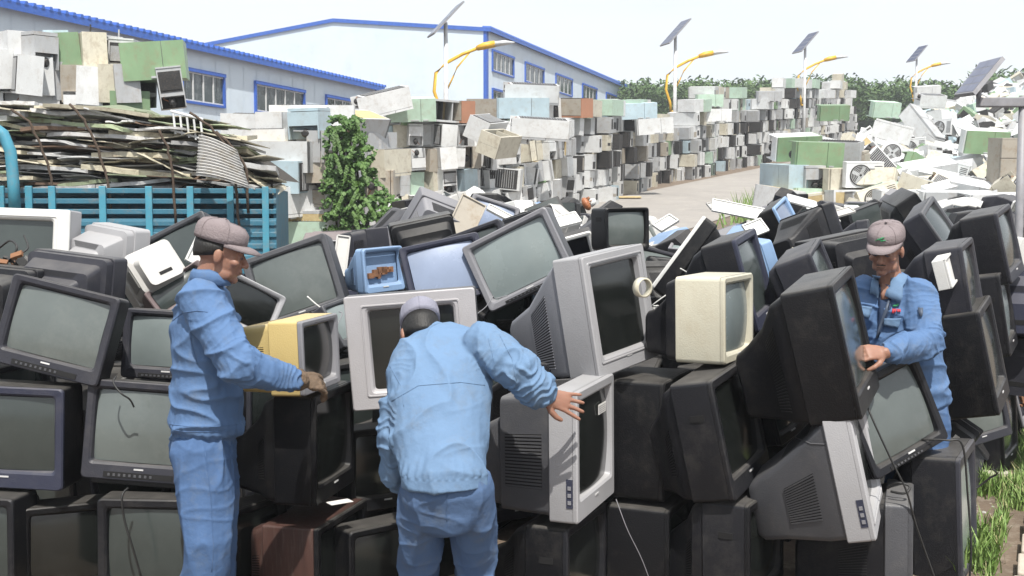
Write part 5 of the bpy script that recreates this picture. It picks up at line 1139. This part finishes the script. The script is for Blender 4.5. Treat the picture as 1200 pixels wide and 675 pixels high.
def organic(name, m, mats, root, voxel=.008, smooth=3, fold=None, facemat=None):
    """joins overlapping closed shapes into one continuous skin"""
    me = m.mesh(name, [M[x] for x in mats]); o = bpy.data.objects.new(name, me); COL.objects.link(o)
    r_ = o.modifiers.new('r', 'REMESH'); r_.mode = 'VOXEL'; r_.voxel_size = voxel; r_.use_smooth_shade = True
    s_ = o.modifiers.new('s', 'SMOOTH'); s_.iterations = smooth; s_.factor = .5
    bpy.context.view_layer.update(); dg = bpy.context.evaluated_depsgraph_get()
    new = bpy.data.meshes.new_from_object(o.evaluated_get(dg)); o.modifiers.clear(); o.data = new; new.name = name
    new.polygons.foreach_set('use_smooth', [True] * len(new.polygons))
    if not new.materials: 
        for x in mats: new.materials.append(M[x])
    if fold:
        nv = len(new.vertices); no = [v.normal.copy() for v in new.vertices]
        for v, n_ in zip(new.vertices, no): v.co += n_ * fold(v.co, n_)
        new.update()
    if facemat:
        for p in new.polygons: p.material_index = facemat(p.center)
    o.parent = root; o.matrix_parent_inverse = root.matrix_world.inverted()
    return o
def ridged(p, ax, ay, az, seed):
    wv = noise.noise_vector(p * 3.1 + Vector((seed, 0, 0))) * .07
    q = Vector(((p.x + wv.x) * ax + seed, (p.y + wv.y) * ay, (p.z + wv.z) * az)); return (1 - abs(noise.noise(q)) * 2.4)
def arm_folds(p, pts, amp=.006):
    """cloth bunching across a sleeve or leg, strongest at the elbow and at the cuff"""
    best = None; acc = 0
    for i in range(len(pts) - 1):
        a_, b_ = pts[i], pts[i + 1]; L = (b_ - a_).length; t = max(0, min(1, (p - a_).dot(b_ - a_) / L ** 2)); dd = (p - a_.lerp(b_, t)).length
        if best is None or dd < best[0]: best = (dd, acc + t * L)
        acc += L
    if best[0] > .125: return 0
    s = best[1]; j = (pts[1] - pts[0]).length
    wgt = .25 + math.exp(-((s - j) / .07) ** 2) + .9 * math.exp(-((s - acc) / .07) ** 2)
    ph = s / .034 + 2.2 * noise.noise(p * 7) + 1.3 * noise.noise(p * 15)
    return amp * wgt * max(0, math.sin(ph * 2 * math.pi * .8)) ** 1.6
def pleats(p, z0, c0, h=.045, amp=.0032, n=30):
    """gathers above an elastic band"""
    dz = p.z - z0
    if dz < 0 or dz > h * 3: return 0
    a_ = math.atan2(p.y - c0.y, p.x - c0.x); return amp * math.exp(-dz / h) * math.sin(a_ * n + 3 * noise.noise(p * 9))
def head_prims(m, H):
    e = lambda c, r: m.ell(c, r, H)
    e((0, .012, .03), (.076, .096, .088)); e((0, -.03, -.02), (.061, .058, .085)); e((0, -.034, -.068), (.050, .048, .044)); e((0, -.070, -.096), (.021, .018, .017))
    for s in (-1, 1):
        e((s * .031, -.079, .020), (.024, .013, .009)); e((s * .044, -.064, -.022), (.021, .020, .018)); e((s * .078, .004, -.008), (.010, .018, .031)); e((s * .013, -.098, -.034), (.009, .010, .008)); e((s * .030, -.078, .001), (.014, .010, .009))
        e((s * .043, -.02, -.075), (.016, .04, .028))
    m.cap_tube([H @ Vector((0, -.084, .012)), H @ Vector((0, -.104, -.020)), H @ Vector((0, -.108, -.030))], [.007, .011, .013], 10)
    e((0, -.088, -.056), (.022, .010, .006)); e((0, -.086, -.067), (.020, .011, .007)); e((0, -.080, -.047), (.02, .012, .012))
def face_bits(H, root, hairmat='hair', moustache=True):
    m = MB()
    for s in (-1, 1): m.tube([H @ Vector((s * .012, -.0925, .022)), H @ Vector((s * .032, -.0935, .028)), H @ Vector((s * .05, -.082, .022))], [.003, .0035, .002], 6)
    m.build('eyebrow', M[hairmat], root)
    m = MB()
    for s in (-1, 1): m.tube([H @ Vector((s * .018, -.0885, .000)), H @ Vector((s * .030, -.0895, -.003)), H @ Vector((s * .043, -.0835, .000))], [.0015, .0028, .0015], 6)
    m.build('eye', M['zip'], root)
    if moustache:
        m = MB(); m.tube([H @ Vector((-.022, -.089, -.051)), H @ Vector((0, -.0985, -.046)), H @ Vector((.022, -.089, -.051))], [.002, .003, .002], 6); m.build('moustache', M[hairmat], root)
    m = MB(); m.tube([H @ Vector((-.020, -.090, -.0615)), H @ Vector((0, -.0995, -.061)), H @ Vector((.020, -.090, -.0615))], .0014, 5); m.build('mouth_line', M['logo_red'] if False else M['glove'], root)
def cap(H, root, mt, logo=False):
    H = H @ T((0, 0, .010))
    m = MB(); rings = []
    prof = [(.000, 1.03), (.02, 1.05), (.045, 1.04), (.066, .98), (.082, .84), (.090, .62), (.094, .3), (.095, .03)]
    for z, k in prof:
        rings.append([H @ Vector((.083 * k * math.cos(a) * (1 + .012 * math.sin(a * 6)), .012 + .104 * k * math.sin(a), .036 + z + (.006 * math.sin(a) if z < .01 else 0) + (-.012 * (math.sin(a) < -.3) if z > .06 else 0))) for a in [2 * math.pi * i / 36 for i in range(36)]])
    m.loft(rings, True, True); c = m.build('cap', M[mt], root, True)
    m = MB(); n = 14; vs = []
    for i in range(n + 1):
        a = math.pi * (1.07 + .86 * i / n); w0 = Vector((.085 * math.cos(a), .012 + .106 * math.sin(a), .04)); q = .068 * math.sin(math.pi * i / n) ** .55
        w1 = Vector((w0.x * 1.02, w0.y - q, .034 - .10 * abs(w0.x) - q * .22 + .0)); wm = w0.lerp(w1, .5) + Vector((0, 0, .004))
        vs += [H @ w0, H @ wm, H @ w1]
    m.add(vs, [(3 * i + j, 3 * i + j + 1, 3 * i + j + 4, 3 * i + j + 3) for i in range(n) for j in range(2)]); b = m.build('brim', M[mt], c, True); s_ = b.modifiers.new('s', 'SOLIDIFY'); s_.thickness = .005
    m = MB(); m.ell((0, .012, .131), (.007, .007, .004), H, 8, 5); m.build('button', M[mt], c, True)
    m = MB()
    for k in range(6):
        a = 2 * math.pi * k / 6 + .3; m.tube([H @ Vector((.083 * kk * 1.012 * math.cos(a), .012 + .104 * kk * 1.012 * math.sin(a), .037 + z + (-.012 * (math.sin(a) < -.3) if z > .06 else 0))) for z, kk in prof[:-1]], .0012, 5)
    m.build('cap_seam', M[mt], c, True)
    if logo:
        m = MB()
        def cpt(u_, z): a = -math.pi / 2 + u_; return H @ Vector((.083 * 1.062 * math.cos(a), .012 + .104 * 1.062 * math.sin(a), .036 + z))
        for (u0, z0, u1, z1, r_) in ((-.32, .028, .05, .044, .003), (-.12, .034, .22, .050, .004), (.0, .030, .30, .034, .003), (-.05, .04, .1, .026, .004)): m.tube([cpt(u0, z0), cpt((u0 + u1) / 2, (z0 + z1) / 2 + .002), cpt(u1, z1)], [(.001), r_, .001], 6)
        m.build('cap_emblem', M['logo_green'], c)
def hair(H, root, low=-.03):
    m = MB(); rings = []
    for z, k in ((low, .93), (low + .02, .99), (.02, 1.01), (.05, .98)):
        rings.append([H @ Vector((.079 * k * math.cos(a) * 1.0, .014 + .099 * k * math.sin(a) if math.sin(a) > -.25 else .014 + .099 * k * -.25, z + (.028 * (1 - max(0, math.sin(a))) if z < .0 else 0))) for a in [2 * math.pi * i / 36 for i in range(36)]])
    m.loft(rings, True, True); return m.build('hair', M['hair'], root, True)
def hand_prims(m, wrist, fwd, back, curl=.2, spread=.16, thumb=1, scale=1.0, curls=None):
    """fwd: towards the fingers, back: out of the back of the hand, thumb=+1 thumb on the side fwd x back"""
    f = Vector(fwd).normalized(); b = Vector(back); b = (b - f * b.dot(f)).normalized(); s = f.cross(b) * thumb
    sc = scale; w0 = Vector(wrist)
    P = lambda x, y, z: w0 + (s * x + f * y + b * z) * sc
    m.cap_tube([P(0, -.05, 0), P(0, 0, 0), P(0, .03, 0), P(0, .075, 0), P(0, .092, 0)], [(.028, .023), (.028, .019), (.038, .016), (.043, .013), (.040, .010)], 14, side=s)
    for i, (x, L, r_) in enumerate(((.033, .072, .0095), (.011, .080, .0098), (-.011, .075, .0092), (-.032, .060, .0082))):
        c = curls[i] if curls else curl; a = -x * spread * 30 * .3
        q = P(x, .085, 0); d0 = (f + s * (x * spread * 22)).normalized(); pts = [P(x * .9, .05, 0), q]; ang = 0
        for seg in (.45, .32, .23):
            ang += c; dd = d0 * math.cos(ang) - b * math.sin(ang); q = q + dd * L * seg * sc; pts.append(q)
        m.cap_tube(pts, [r_ * sc, r_ * sc, r_ * .95 * sc, r_ * .9 * sc, r_ * .78 * sc], 10)
    t0 = P(.02, .012, -.006); t1 = P(.052, .040, -.012); t2 = P(.066, .066, -.014 - .02 * curl); t3 = P(.070, .088, -.016 - .05 * curl)
    m.cap_tube([t0, t1, t2, t3], [.014 * sc, .0135 * sc, .0115 * sc, .0095 * sc], 10)

def frame(c, fwd, up_, scale=1.0):
    """head frame: local -Y = fwd"""
    y = -Vector(fwd).normalized(); z = Vector(up_); z = (z - y * z.dot(y)).normalized(); x = y.cross(z)
    Mx = Matrix.Identity(4)
    for i in range(3): Mx[i][0] = x[i] * scale; Mx[i][1] = y[i] * scale; Mx[i][2] = z[i] * scale; Mx[i][3] = c[i]
    return Mx

# ---- worker one: in profile at the left
g = W(240, 750, 4.6)
root = empty('person', T((g.x, 4.6, 0)), 'worker in profile in blue overalls and brown gloves gripping the yellow television', 'person')
fw = Vector((.97, .22, 0)); sd1 = Vector((-.22, .97, 0))        # facing right; sd1 = towards his left (away from the camera)
H = frame(W(259, 297, 4.6), (.96, .16, -.22), (.2, 0, 1), 1.02)
body = MB(); head_prims(body, H)
nk = W(246, 330, 4.6)
body.cap_tube([H @ Vector((0, .02, -.03)), H @ Vector((0, .03, -.09)), nk + Vector((-.01, 0, -.06))], [(.055, .055), (.053, .055), (.06, .062)], 14)
sh = W(240, 348, 4.6); hips = W(237, 520, 4.6)
body.cap_tube([sh, (sh + hips) / 2, hips], [(.11, .06), (.11, .06), (.11, .06)], 14, side=sd1)
S_n, E_n, W_n = W(238, 356, 4.42), W(278, 428, 4.30), W(346, 446, 4.50)
S_f, E_f, W_f = W(250, 356, 4.80), W(274, 425, 4.92), W(318, 432, 4.98)
for S_, E_, Q_ in ((S_n, E_n, W_n), (S_f, E_f, W_f)): body.cap_tube([S_, E_, Q_], [.05, .042, .028], 12)
An, Kn, Hn = W(236, 745, 4.48), W(243, 632, 4.44), W(236, 528, 4.50); Af, Kf, Hf = W(250, 738, 4.78), W(252, 630, 4.74), W(243, 528, 4.70)
for h0, k0, a0 in ((Hn, Kn, An), (Hf, Kf, Af)): body.cap_tube([h0, k0, a0], [.075, .055, .04], 12)
hand_prims(body, W_f, (.9, .1, -.2), (0, -.5, .6), .5)
organic('body', body, ['skin'], root, .005, 3)
gl = MB(); hand_prims(gl, W_n, W(384, 449, 4.62) - W_n, Vector((-.15, -.75, .65)), .42, .2, -1, 1.32, curls=[.3, .4, .5, .55])
gl.cap_tube([W(333, 443, 4.46), W(350, 446, 4.50)], [.045, .042], 14); organic('glove', gl, ['glove'], root, .005, 2, lambda p, n_: .0035 * ridged(p, 50, 50, 50, 1))
# jacket
def torso(m, pts, side):      # rounded at the shoulders, cut flat at the hem
    P = [p for p, r_ in pts]; Q = [r_ for p, r_ in pts]; t0 = (P[0] - P[1]).normalized()
    m.tube([P[0] + t0 * .05, P[0] + t0 * .03] + P, [(Q[0][0] * .35, Q[0][1] * .35), (Q[0][0] * .75, Q[0][1] * .75)] + Q, 24, 0, side)
J = MB(); A = lambda px, py, d=4.6: W(px, py, d)
torso(J, [(A(243, 334), (.085, .075)), (A(238, 350), (.185, .105)), (A(240, 385), (.215, .135)), (A(243, 430), (.205, .14)), (A(243, 475), (.205, .15)), (A(240, 498), (.212, .155)), (A(239, 505), (.188, .132)), (A(238, 515), (.188, .132))], sd1)
for S_, E_, Q_ in ((S_n, E_n, W(341, 444, 4.48)), (S_f, E_f, W(312, 431, 4.96))):
    mid = S_.lerp(E_, .5); J.cap_tube([S_ + Vector((-.01, 0, .015)), mid, E_, E_.lerp(Q_, .5), Q_.lerp(E_, .05)], [.090, .084, .080, .070, .058], 18)
def foldj(p, n_):
    f = .015 * max(0, ridged(p, 4, 4, 10, 3)) ** 2.5 + .003 * max(0, ridged(p, 12, 12, 5, 8)) ** 3
    f += arm_folds(p, [S_n, E_n, W_n]) + arm_folds(p, [S_f, E_f, W_f]) + pleats(p, A(240, 506).z, A(240, 500))
    return f - .004
organic('jacket', J, ['jacket_cloth'], root, .0055, 8, foldj)
m = MB(); c1 = A(246, 327); up1 = (H @ Vector((0, 0, 1)) - H @ Vector((0, 0, 0)))
rg_ = lambda c, a, b, lift: [c + fw * a * math.cos(t) + sd1 * b * math.sin(t) + Vector((0, 0, lift * (1 - .9 * max(0, math.cos(t))))) for t in [2 * math.pi * i / 28 for i in range(28)]]
m.loft([rg_(c1 + Vector((-.002, 0, -.028)), .088, .095, .01), rg_(c1 + Vector((.0, 0, .0)), .078, .082, .03), rg_(c1 + Vector((.003, 0, .012)), .07, .074, .032), rg_(c1 + Vector((.003, 0, .0)), .064, .07, .03)], False, False)
o = m.build('collar', M['jacket_cloth'], None, True); o.parent = root; o.matrix_parent_inverse = root.matrix_world.inverted(); s_ = o.modifiers.new('s', 'SOLIDIFY'); s_.thickness = .006
TR = MB(); TR.cap_tube([A(238, 505), A(238, 530), A(240, 552)], [(.165, .122), (.172, .128), (.155, .118)], 22, side=sd1)
for h0, k0, a0 in ((Hn, Kn, An), (Hf, Kf, Af)): TR.cap_tube([h0, h0.lerp(k0, .5), k0, k0.lerp(a0, .5), a0], [(.105, .118), (.098, .112), (.088, .095), (.085, .09), (.082, .088)], 18, side=sd1)
def foldt(p, n_): return .014 * max(0, ridged(p, 7, 7, 2.6, 13)) ** 2.5 + .004 * max(0, ridged(p, 4, 4, 12, 17)) ** 3 - .003
organic('trousers', TR, ['trouser_cloth'], root, .0065, 8, foldt)
for a0 in (An, Af):
    m = MB(); b = Vector((a0.x, a0.y, 0)); m.ell((b.x + .06, b.y, .045), (.135, .05, .045), None, 14, 8); o = m.build('shoe', M['black'], None, True); o.parent = root; o.matrix_parent_inverse = root.matrix_world.inverted()
def keep(o): o.parent = root; o.matrix_parent_inverse = root.matrix_world.inverted()
class KR:      # make builders parent with world coordinates kept
    pass
def world_children(fn, *a, **k):
    before = set(bpy.data.objects); fn(*a, **k)
    for o in set(bpy.data.objects) - before:
        if o.parent == root: o.matrix_parent_inverse = root.matrix_world.inverted()
bpy.context.view_layer.update()
world_children(face_bits, H, root, 'hair', False); world_children(cap, H, root, 'capcloth'); world_children(hair, H, root)

def seam(name, pts, mt, parent, r=.0013, target='jacket', cd=.0, col=None):
    tg = [o for o in bpy.data.objects if o.name.split('.')[0] == target and o.parent == parent][0]
    inv = tg.matrix_world.inverted(); Q = []
    for i in range(len(pts) - 1):
        for k in range(8):
            t = k / 8; px = pts[i][0] * (1 - t) + pts[i + 1][0] * t; py = pts[i][1] * (1 - t) + pts[i + 1][1] * t
            ok, loc, no, _ = tg.ray_cast(inv @ CAM, (inv.to_3x3() @ (W(px, py, 6) - CAM)).normalized())
            if ok: Q.append(tg.matrix_world @ loc + (tg.matrix_world.to_3x3() @ no) * .0012)
    if len(Q) > 3:
        m = MB(); m.tube(Q, r, 6); o = m.build(name, M[mt], None, True); o.parent = parent; o.matrix_parent_inverse = parent.matrix_world.inverted()
bpy.context.view_layer.update()
for p_ in ([(200, 378), (215, 366), (232, 364), (245, 366)], [(222, 372), (224, 400), (232, 430)], [(199, 503), (220, 506), (250, 506), (282, 503)], [(199, 497), (220, 500), (250, 500), (282, 497)]): seam('seam', p_, 'jacket_cloth', root)
seam('seam', [(240, 530), (247, 580), (250, 640), (248, 674)], 'trouser_cloth', root, .0014, 'trousers')

# ---- worker two: bent over, back to the camera
root = empty('person', T((W(520, 700, 4.4).x, 4.4, 0)), 'bending worker seen from behind in pale blue overalls, open hand on the silver television', 'person')
bpy.context.view_layer.update()
H = frame(W(493, 391, 4.72), (-.22, .70, -.68), (-.12, .62, .72), 1.0)
body = MB(); head_prims(body, H)
SC_ = W(520, 408, 4.62); body.cap_tube([H @ Vector((0, .02, -.03)), H @ Vector((0, .035, -.10)), SC_ + Vector((0, .02, 0))], [.055, .056, .07], 14)
HP = W(522, 555, 4.28); body.cap_tube([SC_ + Vector((0, 0, -.03)), SC_.lerp(HP, .5), HP], [(.10, .05)] * 3, 14, side=(1, 0, 0))
SR, ER, WR = W(570, 404, 4.55), W(611, 436, 4.42), W(640, 464, 4.46)
SL, EL, WL = W(474, 436, 4.55), W(461, 510, 4.45), W(476, 572, 4.58)
body.cap_tube([SR, ER, WR], [.05, .04, .030], 12); body.cap_tube([SL, EL, WL], [.05, .04, .028], 12)
HL, KL, AL = W(494, 575, 4.30), W(492, 672, 4.50), W(492, 760, 4.3); HR_, KR_, AR = W(552, 570, 4.30), W(557, 668, 4.50), W(556, 760, 4.3)
for h0, k0, a0 in ((HL, KL, AL), (HR_, KR_, AR)): body.cap_tube([h0, k0, a0], [.075, .055, .04], 12)
hand_prims(body, WR, W(684, 477, 4.50) - WR, Vector((-.15, -.9, .35)), .10, .34, 1, 1.05, curls=[.03, .06, .08, .12])
hand_prims(body, WL, (.25, .3, -.9), (-.5, -.7, 0), .5)
organic('body', body, ['skin'], root, .0045, 2)
J = MB()
torso(J, [(W(508, 398, 4.70), (.11, .085)), (W(514, 408, 4.63), (.20, .11)), (W(515, 435, 4.55), (.225, .13)), (W(514, 480, 4.45), (.205, .14)), (W(516, 525, 4.35), (.186, .14)), (W(520, 553, 4.29), (.172, .132)), (W(521, 559, 4.27), (.164, .125)), (W(521, 569, 4.27), (.164, .125))], (1, 0, .05))
J.cap_tube([SR + Vector((-.02, 0, .0)), SR.lerp(ER, .5), ER, W(626, 454, 4.44)], [.088, .084, .078, .064], 18)
J.cap_tube([SL + Vector((.02, 0, 0)), SL.lerp(EL, .5), EL, W(466, 556, 4.52)], [.084, .076, .070, .060], 18)
# rolled cuffs
J.cap_tube([W(622, 450, 4.43), W(631, 458, 4.45)], [.074, .070], 18); J.cap_tube([W(464, 548, 4.50), W(468, 560, 4.54)], [.066, .062], 18)
def foldj2(p, n_):
    f = .014 * max(0, ridged(p, 7, 5, 2.6, 21)) ** 2.5 + .003 * max(0, ridged(p, 3, 3, 11, 25)) ** 3
    f += arm_folds(p, [SR, ER, WR], .008) + arm_folds(p, [SL, EL, WL], .008) + pleats(p, W(520, 560, 4.2).z, W(520, 555, 4.3))
    return f - .004
organic('jacket', J, ['jacket_cloth_pale'], root, .0055, 8, foldj2)
# yoke and sleeve seams as narrow raised stitching
TR = MB(); TR.cap_tube([W(520, 556, 4.30), W(521, 575, 4.29), W(522, 596, 4.31)], [(.150, .12), (.160, .125), (.15, .115)], 22, side=(1, 0, 0))
for h0, k0, a0 in ((HL, KL, AL), (HR_, KR_, AR)): TR.cap_tube([h0, h0.lerp(k0, .5), k0, k0.lerp(a0, .5), a0], [(.088, .105), (.088, .104), (.084, .096), (.08, .09), (.078, .088)], 18, side=(1, 0, 0))
organic('trousers', TR, ['trouser_cloth_worn'], root, .0065, 8, foldt)
def kid(m, name, mt, smooth=True, solid=0):
    o = m.build(name, M[mt], None, smooth); o.parent = root; o.matrix_parent_inverse = root.matrix_world.inverted()
    if solid: s_ = o.modifiers.new('s', 'SOLIDIFY'); s_.thickness = solid
    return o
m = MB(); c2 = W(503, 397, 4.68); axis = (H @ Vector((0, .01, 0)) - c2).normalized(); e1 = Vector((1, 0, 0)); e1 = (e1 - axis * e1.dot(axis)).normalized(); e2 = axis.cross(e1)
rg2 = lambda c, a, b: [c + e1 * a * math.cos(t) + e2 * b * math.sin(t) for t in [2 * math.pi * i / 28 for i in range(28)]]
m.loft([rg2(c2 - axis * .02, .10, .085), rg2(c2 + axis * .012, .088, .076), rg2(c2 + axis * .03, .076, .068), rg2(c2 + axis * .015, .07, .062)], False, False); kid(m, 'collar', 'jacket_cloth_pale', True, .006)
for a0 in (AL, AR):
    m = MB(); m.ell((a0.x, a0.y + .06, .045), (.05, .135, .045), None, 14, 8); kid(m, 'shoe', 'black')
world_children(cap, H, root, 'capgrey'); world_children(hair, H, root, -.055)

for p_ in ([(459, 470), (490, 452), (540, 448), (572, 452)], [(572, 396), (580, 425), (578, 452)], [(455, 425), (470, 452), (474, 480)], [(585, 392), (600, 420), (606, 450)]): seam('seam', p_, 'jacket_cloth_pale', root)
seam('seam', [(524, 580), (523, 600), (524, 612)], 'trouser_cloth_worn', root, .0016, 'trousers')
# ---- worker three: facing the camera at the right
root = empty('person', T((W(1052, 700, 5.45).x, 5.45, 0)), 'worker facing the camera at the right, moustache, mauve cap with green emblem, open blue jacket', 'person')
bpy.context.view_layer.update()
D3 = 5.45; A = lambda px, py, d=D3: W(px, py, d)
H = frame(A(1038, 293, 5.38), (-.52, -.80, -.27), (-.08, -.2, 1), .98)
side3 = Vector((.92, -.38, 0)).normalized(); f3 = Vector((-.38, -.92, 0)).normalized()
body = MB(); head_prims(body, H)
body.cap_tube([H @ Vector((0, .02, -.03)), H @ Vector((0, .03, -.09)), A(1046, 345)], [.055, .054, .07], 14)
body.cap_tube([A(1047, 352), A(1055, 400), A(1065, 480)], [(.11, .06)] * 3, 14, side=side3)
S1, E1, W1 = A(1078, 348, 5.38), A(1086, 402, 5.22), A(1037, 413, 5.02)      # his left arm
S2, E2, W2 = A(1012, 346, 5.48), A(1000, 405, 5.40), A(980, 425, 5.25)
body.cap_tube([S1, E1, W1], [.05, .04, .030], 12); body.cap_tube([S2, E2, W2], [.05, .04, .028], 12)
H1, K1, A1 = A(1058, 495, 5.5), A(1060, 590, 5.45), A(1062, 672, 5.5); H2, K2, A2 = A(1085, 495, 5.42), A(1088, 590, 5.38), A(1088, 675, 5.42)
for h0, k0, a0 in ((H1, K1, A1), (H2, K2, A2)): body.cap_tube([h0, k0, a0], [.075, .055, .04], 12)
hand_prims(body, W1, Vector((-.9, -.25, .05)), Vector((0, -.75, .6)), .5, .15, -1, 1.0); hand_prims(body, W2, (-.2, -.6, -.5), (0, -.3, 1), .4)
organic('body', body, ['skin'], root, .005, 2)
J = MB(); torso(J, [(A(1047, 333), (.09, .07)), (A(1047, 344), (.19, .10)), (A(1049, 375), (.205, .125)), (A(1057, 420), (.19, .13)), (A(1068, 460), (.175, .13)), (A(1073, 478), (.165, .125))], side3)
J.cap_tube([S1 + Vector((-.01, 0, .01)), S1.lerp(E1, .5), E1, E1.lerp(W1, .5), W1.lerp(E1, .12)], [.085, .080, .078, .066, .052], 18)
J.cap_tube([S2 + Vector((.01, 0, .01)), S2.lerp(E2, .5), E2, E2.lerp(W2, .7)], [.085, .08, .075, .06], 18)
def foldj3(p, n_):
    return .015 * max(0, ridged(p, 5, 5, 9, 31)) ** 2.5 + .003 * max(0, ridged(p, 11, 11, 5, 35)) ** 3 + arm_folds(p, [S1, E1, W1], .008) + arm_folds(p, [S2, E2, W2]) - .004
organic('jacket', J, ['jacket_cloth'], root, .0055, 8, foldj3)
TR = MB(); TR.cap_tube([A(1071, 470), A(1072, 495), A(1073, 515)], [(.15, .115), (.165, .12), (.15, .115)], 22, side=side3)
for h0, k0, a0 in ((H1, K1, A1), (H2, K2, A2)): TR.cap_tube([h0, h0.lerp(k0, .5), k0, a0], [(.095, .105), (.093, .10), (.088, .09), (.08, .085)], 18, side=side3)
organic('trousers', TR, ['trouser_cloth'], root, .0065, 8, foldt)
# shirt front in the open jacket, lapels, pockets, prints
bpy.context.view_layer.update()
jk = [o for o in bpy.data.objects if o.name.startswith('jacket') and o.parent == root][0]
def surf(px, py, off=.004):      # point on the jacket's front seen at that pixel of the photo, a little proud
    dirv = (W(px, py, 6) - CAM).normalized()
    inv = jk.matrix_world.inverted(); ok, loc, no, _ = jk.ray_cast(inv @ CAM, (inv.to_3x3() @ dirv).normalized())
    if ok: return jk.matrix_world @ loc + (jk.matrix_world.to_3x3() @ no).normalized() * off
    return W(px, py, D3 - .12)
def patch(name, poly, mt, off=.004, solid=.004, sub=4):
    """a cloth patch laid on the jacket: poly = four picture corners"""
    (ax, ay), (bx, by), (cx, cy), (dx, dy) = poly; vs = []
    for j in range(sub + 1):
        for i in range(sub + 1):
            s, t = i / sub, j / sub; px = (ax * (1 - s) + bx * s) * (1 - t) + (dx * (1 - s) + cx * s) * t; py = (ay * (1 - s) + by * s) * (1 - t) + (dy * (1 - s) + cy * s) * t
            vs.append(surf(px, py, off))
    m = MB(); n = sub + 1; m.add(vs, [(j * n + i, j * n + i + 1, (j + 1) * n + i + 1, (j + 1) * n + i) for j in range(sub) for i in range(sub)]); return kid(m, name, mt, True, solid)
patch('shirt', [(1031, 334), (1045, 334), (1044, 362), (1029, 398)], 'shirt', .004); patch('chest', [(1032, 325), (1046, 326), (1041, 350), (1033, 352)], 'skin', .008)
patch('collar', [(1022, 322), (1032, 324), (1031, 350), (1018, 343)], 'jacket_cloth_pale', .018, .006); patch('collar', [(1048, 324), (1064, 326), (1056, 356), (1037, 347)], 'jacket_cloth_pale', .018, .006)
patch('pocket_flap', [(1006, 356), (1021, 358), (1017, 373), (1007, 368)], 'jacket_cloth_pale', .012, .005); patch('pocket_flap', [(1037, 373), (1057, 372), (1053, 385), (1036, 381)], 'jacket_cloth_pale', .012, .005)
patch('zip', [(1041, 352), (1044, 352), (1029, 396), (1026, 396)], 'zip', .012, .003)
for k in range(4): patch('chest_lettering', [(1045.5 + 2.6 * k, 363.2), (1047.5 + 2.6 * k, 363.4), (1047.5 + 2.6 * k, 366.6), (1045.5 + 2.6 * k, 366.4)], 'logo_red', .009, .002, 2)
patch('chest_emblem', [(1046, 358), (1054, 356), (1053, 359), (1047, 361)], 'logo_green', .009, .002, 2)
patch('sleeve_pocket', [(1076, 361), (1082, 362), (1081, 372), (1078, 371)], 'zip', .009, .002, 2)
for a0 in (A1, A2):
    m = MB(); m.ell((a0.x - .03, a0.y - .06, .045), (.06, .13, .045), None, 14, 8); kid(m, 'shoe', 'black')
world_children(face_bits, H, root, 'hair', True); world_children(cap, H, root, 'capcloth', True); world_children(hair, H, root)

rr = random.Random(77)
for k in range(22):
    px, py, d = rr.choice([(rr.uniform(20, 1180), rr.uniform(300, 420), rr.uniform(5.4, 6.6))]); x = (px - 600) / F * d; y_ = d
    if (Vector((x, y_, 0)) - WSAFE).to_2d().length < .5: continue
    z = heap_top(x, y_) + .22; P_ = [Vector((x, y_, z))]; a = rr.uniform(0, 6.28)
    for q in range(9):
        a += rr.gauss(0, .8); P_.append(P_[-1] + Vector((math.cos(a) * .07, math.sin(a) * .03, -.035 + rr.gauss(0, .03))))
    Q = []
    for i in range(len(P_) - 1):
        p0, p1, p2, p3 = P_[max(i - 1, 0)], P_[i], P_[i + 1], P_[min(i + 2, len(P_) - 1)]
        for j in range(5):
            t = j / 5; Q.append(.5 * ((2 * p1) + (p2 - p0) * t + (2 * p0 - 5 * p1 + 4 * p2 - p3) * t * t + (-p0 + 3 * p1 - 3 * p2 + p3) * t ** 3))
    m = MB(); m.tube(Q, rr.choice([.003, .004, .005]), 6, side=(0, 1, 0)); tag(m.build('cable', M[rr.choice(['cord', 'cord', 'grey', 'white'])], smooth=True), 'loose cable end dangling among the heaped televisions', 'cable', 'loose cable ends in the heap')
# thin summer haze
m = MB(); m.box(-305, 305, -40, 405, -1.2, 24)
hz = m.build('haze', None, Mx=None) if False else None
me = m.mesh('haze', []); hz = bpy.data.objects.new('haze', me); COL.objects.link(hz); hz['kind'] = 'stuff'; hz['label'] = 'thin pale summer haze over the whole yard'
hm = bpy.data.materials.new('haze_air'); hm.use_nodes = True; t_ = hm.node_tree; t_.nodes.remove(t_.nodes['Principled BSDF']); pv = t_.nodes.new('ShaderNodeVolumePrincipled')
pv.inputs['Color'].default_value = (.9, .94, 1, 1); pv.inputs['Density'].default_value = .0011; t_.links.new(pv.outputs[0], t_.nodes['Material Output'].inputs['Volume']); me.materials.append(hm)
